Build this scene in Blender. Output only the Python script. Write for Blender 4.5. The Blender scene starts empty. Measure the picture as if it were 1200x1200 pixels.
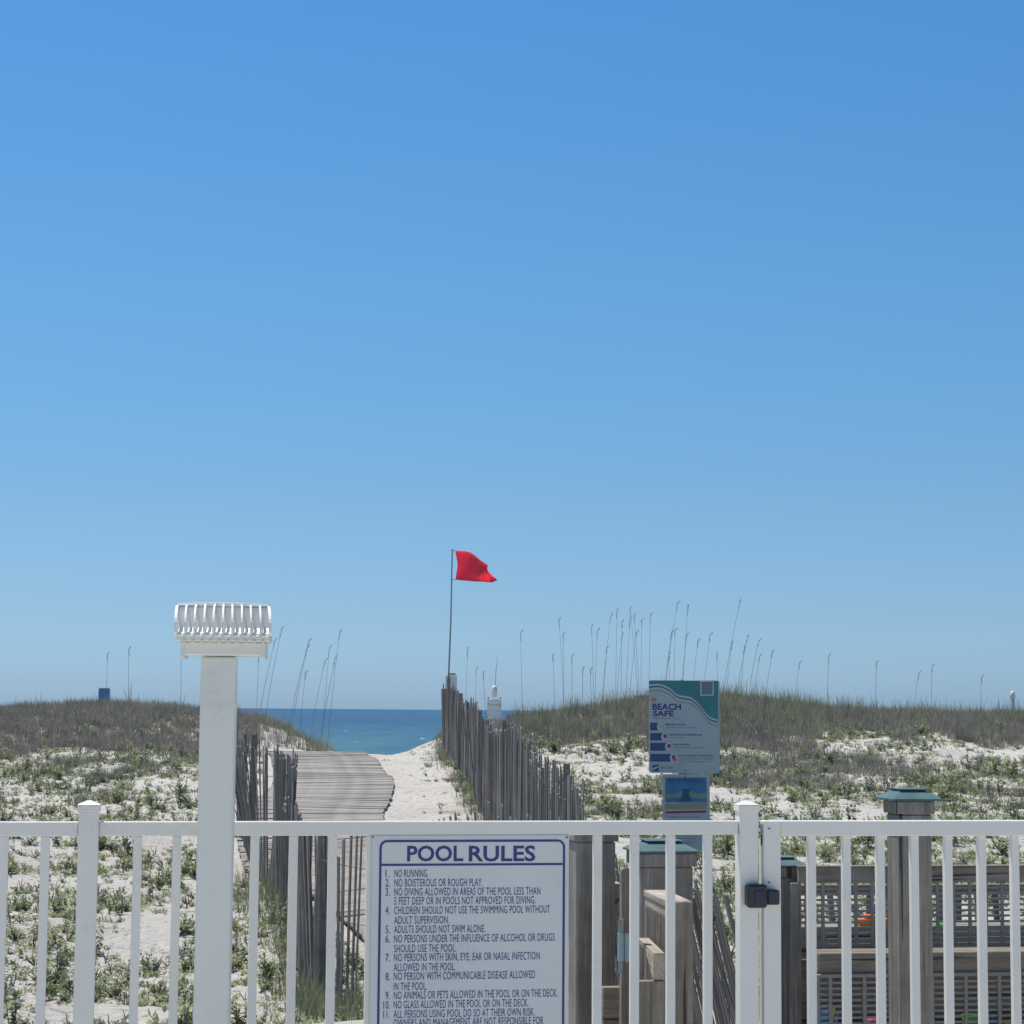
import bpy, bmesh, math, random
import numpy as np
from mathutils import Vector, Matrix, noise
R = math.radians
random.seed(7); rng = np.random.default_rng(7)
S = bpy.context.scene
COL = S.collection

# ------------------------------------------------------------------ camera
EYE = 1.60; FPX = 2400.0; PITCH = math.atan(232.3/FPX); ROLL = 0.008
RM = Matrix.Rotation(math.pi/2 + PITCH, 3, 'X') @ Matrix.Rotation(ROLL, 3, 'Z')
cam_d = bpy.data.cameras.new('camera'); cam = bpy.data.objects.new('camera', cam_d); COL.objects.link(cam)
cam.matrix_world = Matrix.Translation((0, 0, EYE)) @ RM.to_4x4()
cam_d.lens = 72.0; cam_d.sensor_width = 36.0; cam_d.clip_start = 0.05; cam_d.clip_end = 60000
S.camera = cam

# ------------------------------------------------------------------ sky, sun, exposure
SUN_EL, SUN_AZ = 67.0, -42.0          # azimuth measured clockwise from the viewing direction (+Y)
W = bpy.data.worlds.new('World'); S.world = W; W.use_nodes = True
wn = W.node_tree; wn.nodes.clear()
sky = wn.nodes.new('ShaderNodeTexSky'); sky.sky_type = 'NISHITA'; sky.sun_disc = False
sky.sun_elevation = R(SUN_EL); sky.sun_rotation = R(SUN_AZ % 360)
sky.air_density = 1.0; sky.dust_density = 0.6; sky.ozone_density = 3.0; sky.altitude = 0
hs = wn.nodes.new('ShaderNodeHueSaturation'); hs.inputs['Saturation'].default_value = 1.0
bgn = wn.nodes.new('ShaderNodeBackground'); bgn.inputs['Strength'].default_value = 0.088
wo = wn.nodes.new('ShaderNodeOutputWorld')
tcw = wn.nodes.new('ShaderNodeTexCoord'); sx = wn.nodes.new('ShaderNodeSeparateXYZ'); wn.links.new(tcw.outputs['Generated'], sx.inputs[0])
rw = wn.nodes.new('ShaderNodeValToRGB'); e = rw.color_ramp.elements        # clear humid coastal air: bluer low sky all the way round
SKYT = [(0.0, (.64, 1.0, 1.72)), (.05, (.58, .86, 1.28)), (.10, (.57, .85, 1.13)), (.2, (.53, .95, 1.21)), (.33, (.46, .99, 1.31)), (.6, (.58, .92, 1.12)), (1.0, (.66, .94, 1.08))]
e[0].position, e[0].color = 0, (*[c/2 for c in SKYT[0][1]], 1); e[1].position, e[1].color = 1, (*[c/2 for c in SKYT[-1][1]], 1)
for p_, c_ in SKYT[1:-1]: q_ = e.new(p_); q_.color = (*[c/2 for c in c_], 1)
mw = wn.nodes.new('ShaderNodeMixRGB'); mw.blend_type = 'MULTIPLY'; mw.inputs[0].default_value = 1
m2 = wn.nodes.new('ShaderNodeMixRGB'); m2.blend_type = 'MULTIPLY'; m2.inputs[0].default_value = 1; m2.inputs[2].default_value = (2, 2, 2, 1)
wn.links.new(sx.outputs['Z'], rw.inputs[0]); wn.links.new(sky.outputs[0], mw.inputs[1]); wn.links.new(rw.outputs[0], mw.inputs[2]); wn.links.new(mw.outputs[0], m2.inputs[1])
wn.links.new(m2.outputs[0], hs.inputs['Color']); wn.links.new(hs.outputs[0], bgn.inputs['Color']); wn.links.new(bgn.outputs[0], wo.inputs['Surface'])
sl = bpy.data.lights.new('sun', 'SUN'); sl.energy = 4.8; sl.angle = R(0.5); sl.color = (1.0, 0.955, 0.89)
so = bpy.data.objects.new('sun', sl); COL.objects.link(so)
sdir = Vector((math.sin(R(SUN_AZ))*math.cos(R(SUN_EL)), math.cos(R(SUN_AZ))*math.cos(R(SUN_EL)), math.sin(R(SUN_EL))))
so.rotation_euler = sdir.to_track_quat('Z', 'Y').to_euler(); so.location = (0, 0, 30)
S.view_settings.view_transform = 'Standard'; S.view_settings.look = 'None'
S.view_settings.exposure = 0.1; S.view_settings.gamma = 1.0; S.view_settings.use_curve_mapping = False
S.render.engine = 'CYCLES'

# ------------------------------------------------------------------ measuring helpers
def ray(px, py):
    d = RM @ Vector(((px-600)/FPX, -(py-600)/FPX, -1.0)); return d
def at(px, py, Y):
    d = ray(px, py); k = Y/d.y; return Vector((d.x*k, Y, EYE + d.z*k))
RMT = RM.transposed()
def proj(p):
    v = RMT @ (Vector(p) - Vector((0, 0, EYE))); return 600 + FPX*v.x/-v.z, 600 - FPX*v.y/-v.z

# ------------------------------------------------------------------ object helpers
def tag(o, label=None, cat=None, group=None, kind=None):
    if label: o['label'] = label
    if cat: o['category'] = cat
    if group: o['group'] = group
    if kind: o['kind'] = kind
    return o
def empty(name, loc=(0, 0, 0), rz=0.0, label=None, cat=None, group=None):
    o = bpy.data.objects.new(name, None); COL.objects.link(o); o.location = loc; o.rotation_euler = (0, 0, rz)
    o.empty_display_size = 0.1
    return tag(o, label, cat, group)
class MB:
    def __init__(s): s.v = []; s.f = []; s.mi = []; s.cur = 0; s.smooth = False
    def add(s, vs, fs):
        b = len(s.v); s.v += [tuple(v) for v in vs]
        for f in fs: s.f.append(tuple(i+b for i in f)); s.mi.append(s.cur)
    def box(s, x0, x1, y0, y1, z0, z1, M=None):
        vs = [Vector((x, y, z)) for z in (z0, z1) for y in (y0, y1) for x in (x0, x1)]
        if M is not None: vs = [M @ v for v in vs]
        s.add(vs, [(0, 2, 3, 1), (4, 5, 7, 6), (0, 1, 5, 4), (2, 6, 7, 3), (0, 4, 6, 2), (1, 3, 7, 5)])
    def bbox(s, x0, x1, y0, y1, z0, z1, b=0.003, M=None):   # box with softened edges
        bm = bmesh.new(); bmesh.ops.create_cube(bm, size=1.0)
        for v in bm.verts:
            v.co = Vector(((x0+x1)/2 + v.co.x*(x1-x0), (y0+y1)/2 + v.co.y*(y1-y0), (z0+z1)/2 + v.co.z*(z1-z0)))
        bmesh.ops.bevel(bm, geom=bm.edges[:], offset=b, segments=1, affect='EDGES')
        bm.verts.index_update()
        vs = [v.co.copy() for v in bm.verts]
        if M is not None: vs = [M @ v for v in vs]
        s.add(vs, [tuple(v.index for v in f.verts) for f in bm.faces]); bm.free()
    def tube(s, pts, rad, n=8, cap=True):
        pts = [Vector(p) for p in pts]
        rad = rad if isinstance(rad, (list, tuple)) else [rad]*len(pts)
        vs = []; fs = []
        for i, p in enumerate(pts):
            t = (pts[min(i+1, len(pts)-1)] - pts[max(i-1, 0)]).normalized()
            a = t.orthogonal().normalized() if abs(t.z) > .99 else t.cross(Vector((0, 0, 1))).normalized()
            b = t.cross(a)
            for k in range(n):
                an = 2*math.pi*k/n; vs.append(p + (a*math.cos(an) + b*math.sin(an))*rad[i])
        for i in range(len(pts)-1):
            for k in range(n):
                k2 = (k+1) % n; fs.append((i*n+k, i*n+k2, (i+1)*n+k2, (i+1)*n+k))
        if cap: fs.append(tuple(range(n))[::-1]); fs.append(tuple((len(pts)-1)*n+k for k in range(n)))
        s.add(vs, fs)
    def lathe(s, c, prof, n=16):
        vs = []; fs = []
        for (r, z) in prof:
            for k in range(n):
                a = 2*math.pi*k/n; vs.append((c[0]+r*math.cos(a), c[1]+r*math.sin(a), c[2]+z))
        for i in range(len(prof)-1):
            for k in range(n):
                k2 = (k+1) % n; fs.append((i*n+k, i*n+k2, (i+1)*n+k2, (i+1)*n+k))
        fs.append(tuple(range(n))[::-1]); fs.append(tuple((len(prof)-1)*n+k for k in range(n)))
        s.add(vs, fs)
    def prism(s, poly, y0, y1):     # polygon in x,z extruded along y
        n = len(poly)
        s.add([(x, y0, z) for x, z in poly] + [(x, y1, z) for x, z in poly],
              [tuple(range(n)), tuple(range(2*n-1, n-1, -1))] + [(i, i+n, (i+1) % n+n, (i+1) % n) for i in range(n)])
    def mesh(s, name):
        me = bpy.data.meshes.new(name); me.from_pydata(s.v, [], s.f)
        if s.smooth:
            for p in me.polygons: p.use_smooth = True
        me.update(); return me
    def build(s, name, mat, parent=None, label=None, cat=None, group=None, kind=None, fix=True):
        me = s.mesh(name)
        mats = mat if isinstance(mat, (list, tuple)) else [mat]
        for m in mats: me.materials.append(m)
        if len(mats) > 1: me.polygons.foreach_set('material_index', s.mi)
        if fix:
            bm = bmesh.new(); bm.from_mesh(me); bmesh.ops.recalc_face_normals(bm, faces=bm.faces[:]); bm.to_mesh(me); bm.free()
        o = bpy.data.objects.new(name, me); COL.objects.link(o)
        if parent: o.parent = parent
        return tag(o, label, cat, group, kind)
def place(name, me, parent=None, loc=(0, 0, 0), rot=(0, 0, 0), scale=(1, 1, 1)):
    o = bpy.data.objects.new(name, me); COL.objects.link(o); o.location = loc; o.rotation_euler = rot; o.scale = scale
    if parent: o.parent = parent
    return o

# ------------------------------------------------------------------ materials
def newmat(name):
    m = bpy.data.materials.new(name); m.use_nodes = True; nt = m.node_tree
    return m, nt, nt.nodes['Principled BSDF'], nt.nodes, nt.links
def rgb(c): return (c[0], c[1], c[2], 1)
def ramp(N, stops):
    r = N.new('ShaderNodeValToRGB'); e = r.color_ramp.elements
    e[0].position, e[0].color = stops[0][0], rgb(stops[0][1]); e[1].position, e[1].color = stops[-1][0], rgb(stops[-1][1])
    for p, c in stops[1:-1]: x = e.new(p); x.color = rgb(c)
    return r
def tex(N, L, scale, detail=4, rough=.55, vec=None, vscale=None, coord='Object', dist=0):
    t = N.new('ShaderNodeTexNoise'); t.inputs['Scale'].default_value = scale; t.inputs['Detail'].default_value = detail
    t.inputs['Roughness'].default_value = rough; t.inputs['Distortion'].default_value = dist
    tc = N.new('ShaderNodeTexCoord') if coord != 'pos' else N.new('ShaderNodeNewGeometry')
    out = tc.outputs['Position'] if coord == 'pos' else tc.outputs[coord]
    if vscale:
        mp = N.new('ShaderNodeMapping'); mp.inputs['Scale'].default_value = vscale; L.new(out, mp.inputs[0]); out = mp.outputs[0]
    L.new(out, t.inputs['Vector']); return t
def bump(N, L, B, src, strength, dist):
    b = N.new('ShaderNodeBump'); b.inputs['Strength'].default_value = strength; b.inputs['Distance'].default_value = dist
    L.new(src, b.inputs['Height']); L.new(b.outputs[0], B.inputs['Normal']); return b
def mat_plain(name, c, rough=.5, var=.12, scale=20, spec=.4, bmp=0.0, metal=0):
    m, nt, B, N, L = newmat(name)
    t = tex(N, L, scale); r = ramp(N, [(.25, [x*(1-var) for x in c]), (.75, [min(1, x*(1+var)) for x in c])])
    L.new(t.outputs[0], r.inputs[0]); L.new(r.outputs[0], B.inputs['Base Color'])
    B.inputs['Roughness'].default_value = rough; B.inputs['Specular IOR Level'].default_value = spec; B.inputs['Metallic'].default_value = metal
    if bmp: bump(N, L, B, t.outputs[0], bmp, .002)
    return m
def mat_paint(name, c, rough=.38):
    m, nt, B, N, L = newmat(name)
    t = tex(N, L, 3.0, 6, .6, coord='pos'); t2 = tex(N, L, 60, 4, .7, coord='pos')
    mx = N.new('ShaderNodeMath'); mx.operation = 'ADD'; L.new(t.outputs[0], mx.inputs[0])
    ml = N.new('ShaderNodeMath'); ml.operation = 'MULTIPLY'; ml.inputs[1].default_value = .35; L.new(t2.outputs[0], ml.inputs[0]); L.new(ml.outputs[0], mx.inputs[1])
    r = ramp(N, [(.42, [x*.86 for x in c]), (.60, c), (.9, [min(.86, x*1.03) for x in c])])
    L.new(mx.outputs[0], r.inputs[0]); L.new(r.outputs[0], B.inputs['Base Color'])
    B.inputs['Roughness'].default_value = rough; B.inputs['Specular IOR Level'].default_value = .4
    bump(N, L, B, t2.outputs[0], .12, .001); return m
def mat_wood(name, c, axis='z', var=.35, rnd=True, rough=.85, warm=(1.05, .97, .86), vr=(.68, 1.3)):
    m, nt, B, N, L = newmat(name)
    vs = {'x': (1.2, 22, 22), 'y': (22, 1.2, 22), 'z': (22, 22, 1.2)}[axis]
    vs2 = {'x': (4, 130, 130), 'y': (130, 4, 130), 'z': (130, 130, 4)}[axis]
    t = tex(N, L, 1.0, 6, .65, vscale=vs, dist=.6); t2 = tex(N, L, 1.0, 4, .7, vscale=vs2); t3 = tex(N, L, 2.2, 4, .6)
    a = N.new('ShaderNodeMath'); a.operation = 'MULTIPLY_ADD'; a.inputs[1].default_value = .55
    L.new(t2.outputs[0], a.inputs[0]); L.new(t.outputs[0], a.inputs[2])
    b = N.new('ShaderNodeMath'); b.operation = 'MULTIPLY_ADD'; b.inputs[1].default_value = .45; L.new(t3.outputs[0], b.inputs[0]); L.new(a.outputs[0], b.inputs[2])
    lo = [x*(1-var*1.3) for x in c]; hi = [x*(1+var) for x in c]; br = [c[0]*warm[0], c[1]*warm[1], c[2]*warm[2]]
    r = ramp(N, [(.72, lo), (.95, br), (1.22, hi)] if False else [(.55, lo), (.80, br), (1.0, hi)])
    s = N.new('ShaderNodeMath'); s.operation = 'MULTIPLY'; s.inputs[1].default_value = .82; L.new(b.outputs[0], s.inputs[0])
    L.new(s.outputs[0], r.inputs[0]); col = r.outputs[0]
    if rnd:
        g = N.new('ShaderNodeNewGeometry'); oi = N.new('ShaderNodeObjectInfo')
        ad = N.new('ShaderNodeMath'); ad.operation = 'ADD'; L.new(g.outputs['Random Per Island'], ad.inputs[0]); L.new(oi.outputs['Random'], ad.inputs[1])
        fr = N.new('ShaderNodeMath'); fr.operation = 'FRACT'; L.new(ad.outputs[0], fr.inputs[0])
        mr = N.new('ShaderNodeMapRange'); mr.inputs['To Min'].default_value = vr[0]; mr.inputs['To Max'].default_value = vr[1]; L.new(fr.outputs[0], mr.inputs[0])
        hsn = N.new('ShaderNodeHueSaturation'); L.new(col, hsn.inputs['Color']); L.new(mr.outputs[0], hsn.inputs['Value']); col = hsn.outputs[0]
    cs = {'x': (.9, 30, 30), 'y': (30, .9, 30), 'z': (30, 30, .9)}[axis]; tk = tex(N, L, 1.0, 2, .4, vscale=cs, dist=.4)
    rk = ramp(N, [(.645, (1, 1, 1)), (.675, (.30, .28, .27))]); L.new(tk.outputs[0], rk.inputs[0])
    t4 = tex(N, L, 5, 5, .7); r4 = ramp(N, [(.3, (.70, .69, .68)), (.6, (1, 1, 1)), (.8, (1.12, 1.1, 1.06))]); L.new(t4.outputs[0], r4.inputs[0])
    k1 = N.new('ShaderNodeMixRGB'); k1.blend_type = 'MULTIPLY'; k1.inputs[0].default_value = 1; L.new(col, k1.inputs[1]); L.new(rk.outputs[0], k1.inputs[2])
    k2 = N.new('ShaderNodeMixRGB'); k2.blend_type = 'MULTIPLY'; k2.inputs[0].default_value = 1; L.new(k1.outputs[0], k2.inputs[1]); L.new(r4.outputs[0], k2.inputs[2]); col = k2.outputs[0]
    L.new(col, B.inputs['Base Color']); B.inputs['Roughness'].default_value = rough; B.inputs['Specular IOR Level'].default_value = .15
    bump(N, L, B, a.outputs[0], .8, .005); return m
def mat_leaf(name, stops, trans=.35, rough=.6):
    m, nt, B, N, L = newmat(name)
    g = N.new('ShaderNodeNewGeometry'); r = ramp(N, stops)
    oi = N.new('ShaderNodeObjectInfo')
    ad = N.new('ShaderNodeMath'); ad.operation = 'MULTIPLY_ADD'; ad.inputs[1].default_value = .7; L.new(g.outputs['Random Per Island'], ad.inputs[0])
    t = tex(N, L, .9, 3, .6, coord='pos'); 
    mr = N.new('ShaderNodeMapRange'); mr.inputs['From Min'].default_value = .3; mr.inputs['From Max'].default_value = .7; mr.inputs['To Max'].default_value = .32
    L.new(t.outputs[0], mr.inputs[0]); L.new(mr.outputs[0], ad.inputs[2])
    L.new(ad.outputs[0], r.inputs[0]); L.new(r.outputs[0], B.inputs['Base Color'])
    B.inputs['Roughness'].default_value = rough; B.inputs['Specular IOR Level'].default_value = .25
    tr = N.new('ShaderNodeBsdfTranslucent'); L.new(r.outputs[0], tr.inputs['Color'])
    mx = N.new('ShaderNodeMixShader'); mx.inputs[0].default_value = trans
    L.new(B.outputs[0], mx.inputs[1]); L.new(tr.outputs[0], mx.inputs[2]); L.new(mx.outputs[0], N['Material Output'].inputs['Surface'])
    return m
# sand
def mat_sand():
    m, nt, B, N, L = newmat('sand')
    t1 = tex(N, L, .8, 6, .6, coord='pos'); t2 = tex(N, L, 14, 6, .7, coord='pos'); t3 = tex(N, L, 220, 3, .6, coord='pos')
    r = ramp(N, [(.3, (.60, .565, .52)), (.55, (.705, .67, .615)), (.8, (.76, .735, .69))]); L.new(t1.outputs[0], r.inputs[0])
    r2 = ramp(N, [(.36, (.34, .32, .29)), (.46, (.92, .91, .90)), (.7, (1, 1, 1))]); L.new(t2.outputs[0], r2.inputs[0])
    mx = N.new('ShaderNodeMixRGB'); mx.blend_type = 'MULTIPLY'; mx.inputs[0].default_value = .7; L.new(r.outputs[0], mx.inputs[1]); L.new(r2.outputs[0], mx.inputs[2])
    L.new(mx.outputs[0], B.inputs['Base Color']); B.inputs['Roughness'].default_value = .95; B.inputs['Specular IOR Level'].default_value = .1
    a = N.new('ShaderNodeMath'); a.operation = 'MULTIPLY_ADD'; a.inputs[1].default_value = .25; L.new(t3.outputs[0], a.inputs[0]); L.new(t2.outputs[0], a.inputs[2])
    bump(N, L, B, a.outputs[0], .9, .06); return m
def mat_sea():
    m, nt, B, N, L = newmat('sea_water')
    g = N.new('ShaderNodeNewGeometry'); sp = N.new('ShaderNodeSeparateXYZ'); L.new(g.outputs['Position'], sp.inputs[0])
    t = tex(N, L, 1.0, 6, .65, coord='pos', vscale=(.16, .016, .1))
    a = N.new('ShaderNodeMapRange'); a.inputs['From Min'].default_value = 120; a.inputs['From Max'].default_value = 700; L.new(sp.outputs['Y'], a.inputs[0])
    ad = N.new('ShaderNodeMath'); ad.operation = 'MULTIPLY_ADD'; ad.inputs[1].default_value = 2.0; L.new(t.outputs[0], ad.inputs[0]); L.new(a.outputs[0], ad.inputs[2])
    sb = N.new('ShaderNodeMath'); sb.operation = 'SUBTRACT'; sb.inputs[1].default_value = .85; L.new(ad.outputs[0], sb.inputs[0])
    r = ramp(N, [(0, (.055, .185, .215)), (.4, (.040, .145, .215)), (1, (.024, .095, .185))]); L.new(sb.outputs[0], r.inputs[0])
    fo = tex(N, L, 1.0, 4, .6, coord='pos', vscale=(.35, .03, .1)); fr = ramp(N, [(.675, (0, 0, 0)), (.72, (1, 1, 1))]); L.new(fo.outputs[0], fr.inputs[0])
    fm = N.new('ShaderNodeMixRGB'); L.new(fr.outputs[0], fm.inputs[0]); L.new(r.outputs[0], fm.inputs[1]); fm.inputs[2].default_value = (.5, .55, .55, 1)
    L.new(fm.outputs[0], B.inputs['Base Color']); B.inputs['Roughness'].default_value = .45; B.inputs['IOR'].default_value = 1.33; B.inputs['Specular IOR Level'].default_value = .28
    w = tex(N, L, 1.0, 6, .62, coord='pos', vscale=(.25, .6, .6)); bump(N, L, B, w.outputs[0], 1.0, 1.6); return m

M = {}
M['white'] = mat_paint('white_powder_coat', (.745, .725, .655))
M['whitepost'] = mat_paint('white_vinyl', (.71, .71, .635), .45)
M['hood'] = mat_paint('white_plastic', (.78, .78, .74), .65)
M['sign'] = mat_paint('sign_face', (.63, .64, .615), .3)
M['navy'] = mat_plain('navy_print', (.035, .045, .19), .4, .05)
M['black'] = mat_plain('black_plastic', (.03, .036, .046), .5, .15, 40)
M['steel'] = mat_plain('galvanised_steel', (.22, .24, .25), .4, .15, 30, metal=.6)
M['screw'] = mat_plain('dull_screw', (.15, .15, .15), .4, .2, 80, metal=.7)
M['teal'] = mat_plain('verdigris_cap', (.085, .155, .16), .6, .3, 14, spec=.25, bmp=.4)
M['tealdark'] = mat_plain('cap_seam', (.02, .045, .05), .6, .2)
M['tealplate'] = mat_plain('weathered_hinge_plate', (.27, .37, .40), .5, .15, 30)
M['wood'] = mat_wood('weathered_wood', (.245, .232, .212), 'z', .42, rnd=False, warm=(1.03, .98, .90))
M['woodx'] = mat_wood('weathered_wood_horizontal', (.25, .232, .208), 'x', .35, rnd=False)
M['woody'] = mat_wood('weathered_wood_beam_sunlit', (.40, .37, .335), 'y', .35, rnd=False)  # same timber, base colour raised to carry the sunlit look of the tops
M['slat'] = mat_wood('silvered_slat', (.245, .238, .232), 'z', .36, warm=(1.03, .97, .90))
M['plank'] = mat_wood('grey_plank', (.30, .288, .275), 'x', .26, vr=(.84, 1.13), warm=(1.03, .99, .93))
M['lattice'] = mat_plain('grey_lattice', (.26, .24, .205), .7, .15, 12)
M['wire'] = mat_plain('rusty_wire', (.10, .08, .07), .6, .3, 60)
M['red'] = mat_leaf('red_cloth', [(0, (.90, .14, .20)), (1, (.95, .17, .24))], .72, .8)
M['sand'] = mat_sand(); M['sea'] = mat_sea()
M['deck'] = mat_plain('pale_concrete', (.58, .55, .50), .9, .12, 5, .2, bmp=.3)
M['leaf'] = mat_leaf('dune_leaf', [(0, (.14, .185, .11)), (.4, (.255, .31, .16)), (.75, (.37, .40, .19)), (1, (.50, .44, .22))])
M['leafdark'] = mat_leaf('dark_dune_leaf', [(0, (.13, .15, .11)), (.6, (.21, .25, .155)), (1, (.27, .27, .17))], .25)
M['stem'] = mat_plain('plant_stem', (.13, .115, .10), .8, .3, 30)
M['brush'] = mat_leaf('dry_brush', [(0, (.19, .175, .18)), (.4, (.28, .25, .245)), (.7, (.25, .255, .18)), (1, (.42, .37, .30))], .25)
M['grass'] = mat_leaf('dune_grass', [(0, (.14, .17, .11)), (.6, (.22, .25, .15)), (1, (.36, .33, .22))], .3)
M['oat'] = mat_leaf('sea_oat_straw', [(0, (.24, .22, .17)), (1, (.36, .32, .24))], .35)
M['btop'] = mat_plain('print_teal', (.04, .20, .22), .4, .12, 8)
M['bface'] = mat_paint('beach_sign_face', (.36, .43, .44), .35)
M['pale'] = mat_plain('print_pale', (.42, .50, .52), .4, .05)
M['pbar'] = mat_plain('print_blue_bar', (.035, .08, .19), .4, .08)
M['pyel'] = mat_plain('print_yellow', (.45, .40, .15), .4, .05)
M['pred'] = mat_plain('print_red', (.28, .03, .06), .4, .05)
M['porg'] = mat_plain('print_orange', (.45, .2, .1), .4, .05)
M['pgrey'] = mat_plain('print_grey', (.14, .19, .22), .4, .05)
M['pblue'] = mat_plain('print_sea_blue', (.05, .18, .32), .4, .15, 12)
M['pgreen'] = mat_plain('print_green', (.16, .27, .20), .4, .15, 12)
M['psand'] = mat_plain('print_sand', (.27, .29, .20), .4, .1)
M['bluebox'] = mat_plain('blue_plastic', (.08, .28, .52), .4, .1, 4)
M['cyan'] = mat_plain('toy_blue', (.02, .30, .60), .3, .08)
M['yellow'] = mat_plain('toy_yellow', (.75, .55, .04), .3, .08)
M['orange'] = mat_plain('toy_orange', (.85, .22, .03), .3, .08)
M['green'] = mat_plain('toy_green', (.12, .62, .04), .3, .08)
M['pink'] = mat_plain('toy_pink', (.6, .08, .25), .3, .08)
M['dblue'] = mat_plain('toy_dark_blue', (.02, .04, .25), .3, .08)

# ------------------------------------------------------------------ terrain
CP = [  # (px, py, depth) ground points
 (-200, 1210, 12), (60, 1205, 12), (220, 1205, 12), (-200, 1080, 16), (60, 1082, 16), (230, 1080, 16.4), (-300, 960, 23), (60, 962, 23), (220, 962, 23),
 (-300, 893, 31), (60, 893, 31), (220, 893, 31), (-400, 836, 41), (0, 838, 41), (100, 837, 41), (200, 839, 41), (250, 838, 40), (300, 842, 39), (330, 852, 38), (365, 864, 37), (395, 874, 36.5), (425, 884, 36),
 (285, 990, 22), (313, 1043, 18.3), (340, 1110, 15.2), (360, 1160, 13.6), (420, 1190, 12.8),
 (335, 885, 34), (385, 884, 34.5), (435, 883.5, 34.5), (335, 905, 30), (440, 893, 31.5), (460, 915, 28), (340, 930, 26.5), (447, 963, 23), (360, 963, 23), (400, 1060, 16.4), (500, 1060, 16.4), (460, 1010, 19.5), (550, 1130, 13.5), (620, 1200, 11),
 (480, 868, 37), (515, 861, 38), (500, 893, 33), (520, 884, 36), (540, 915, 30), (560, 945, 25), (600, 1002, 18.5), (640, 1060, 16), (675, 1105, 14.5), (720, 1175, 12.8), (765, 1270, 11), (850, 1305, 9.5),
 (560, 858, 40), (600, 850, 41), (650, 842, 41), (700, 836, 41), (750, 824, 41), (800, 818, 41), (850, 822, 41), (900, 831, 41), (1000, 838, 41), (1100, 842, 41), (1200, 842, 41), (1500, 842, 41),
 (640, 880, 33), (740, 880, 32.5), (850, 882, 32), (1000, 885, 32), (1200, 880, 33), (1500, 880, 33),
 (700, 940, 25), (850, 945, 25), (1000, 945, 25), (1200, 945, 25), (1500, 945, 25),
 (800, 1020, 18.5), (1000, 1020, 18.7), (1200, 1020, 18.7), (1500, 1020, 18.7), (880, 1090, 15), (1050, 1090, 15), (1250, 1090, 15), (1000, 1200, 12), (1300, 1200, 12),
]
P3 = [at(*c) for c in CP]
cx = np.array([[p.x, p.y] for p in P3]); cz = np.array([p.z for p in P3])
ex = np.array([[x, 8.0] for x in (-8, -4, 0, 1.2, 3, 7)] + [[x, 46.0] for x in (-14, -8, -4, 0, 4, 8, 14)] + [[-1.8, 41], [-4, 42]])
ez = np.array([-.35, -.4, -.42, -.4, -.38, -.3] + [1.1, 1.1, .4, .7, 1.3, 1.2, 1.1] + [.55, .6])
cx = np.vstack([cx, ex]); cz = np.concatenate([cz, ez])
def tps(d2): return .5*d2*np.log(d2+1e-9)
n = len(cx); K = tps(((cx[:, None]-cx[None])**2).sum(-1)) + np.eye(n)*.06
Pm = np.hstack([np.ones((n, 1)), cx]); A = np.vstack([np.hstack([K, Pm]), np.hstack([Pm.T, np.zeros((3, 3))])])
wsol = np.linalg.solve(A, np.concatenate([cz, np.zeros(3)]))
def base_z(x, y):
    xs = np.clip(x, -13, 13); ys = np.clip(y, 8, 46)
    d2 = (xs[:, None]-cx[None, :, 0])**2 + (ys[:, None]-cx[None, :, 1])**2
    z = tps(d2) @ wsol[:n] + wsol[n] + wsol[n+1]*xs + wsol[n+2]*ys
    def sm(a, b, t): t = np.clip((t-a)/(b-a), 0, 1); return t*t*(3-2*t)
    z = z - (sm(35, 37, y)*.36 + sm(37, 41, y)*.5)*sm(-4.7, -2.7, x)*(1-sm(-2.5, -.9, x))
    z = z + (-1.5-z)*sm(43, 58, y); z = z - sm(80, 115, y)*1.1 - sm(115, 300, y)*8
    return z
# boardwalk centre line
PC = [(34.6, -3.28), (33.2, -3.05), (31.5, -2.84), (29.5, -2.55), (27.5, -2.34), (25.5, -2.26), (23, -2.24), (20, -1.75), (17.5, -1.0), (15.7, -.38), (13, .22), (10.2, .45)]
def path_pts(step):
    ys = np.linspace(10.2, 34.6, 400); pc = np.array(PC[::-1]); xs = np.interp(ys, pc[:, 0], pc[:, 1])
    k = np.hanning(41); k /= k.sum(); xs = np.convolve(np.pad(xs, 20, mode='edge'), k, mode='valid')
    seg = np.hypot(np.diff(xs), np.diff(ys)); s = np.concatenate([[0], np.cumsum(seg)])
    q = np.arange(0, s[-1], step); return np.interp(q, s, xs), np.interp(q, s, ys)
PX, PY = path_pts(.2)
def path_dist(x, y): return np.sqrt(((x[:, None]-PX)**2 + (y[:, None]-PY)**2).min(1))
gx = np.concatenate([-np.geomspace(13.2, 3000, 22)[::-1], np.arange(-13, 13.01, .13), np.geomspace(13.2, 3000, 22)])
gy = np.concatenate([-np.geomspace(1, 60, 6)[::-1], [2, 5, 7.2], np.arange(7.8, 46.01, .13), [47, 48.5, 50, 52, 54, 57, 60, 66, 74, 84, 96, 115, 150, 200, 320]])
GX, GY = np.meshgrid(gx, gy); fx, fy = GX.ravel(), GY.ravel()
fz = np.concatenate([base_z(fx[i:i+20000], fy[i:i+20000]) for i in range(0, len(fx), 20000)])
pd = np.concatenate([path_dist(fx[i:i+20000], fy[i:i+20000]) for i in range(0, len(fx), 20000)])
nz = np.array([noise.noise((x*.55, y*.55, 3.1))*.09 + noise.noise((x*1.6, y*1.6, 7.7))*.05 + noise.noise((x*4.3, y*4.3, 1.7))*.028 if abs(x) < 20 and 8 < y < 48 else 0 for x, y in zip(fx, fy)])
fz = fz + nz*(np.clip((pd-.7)/1.2, .12, 1))
fz[fy < 7.9] = np.minimum(fz[fy < 7.9], -.35)
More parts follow.
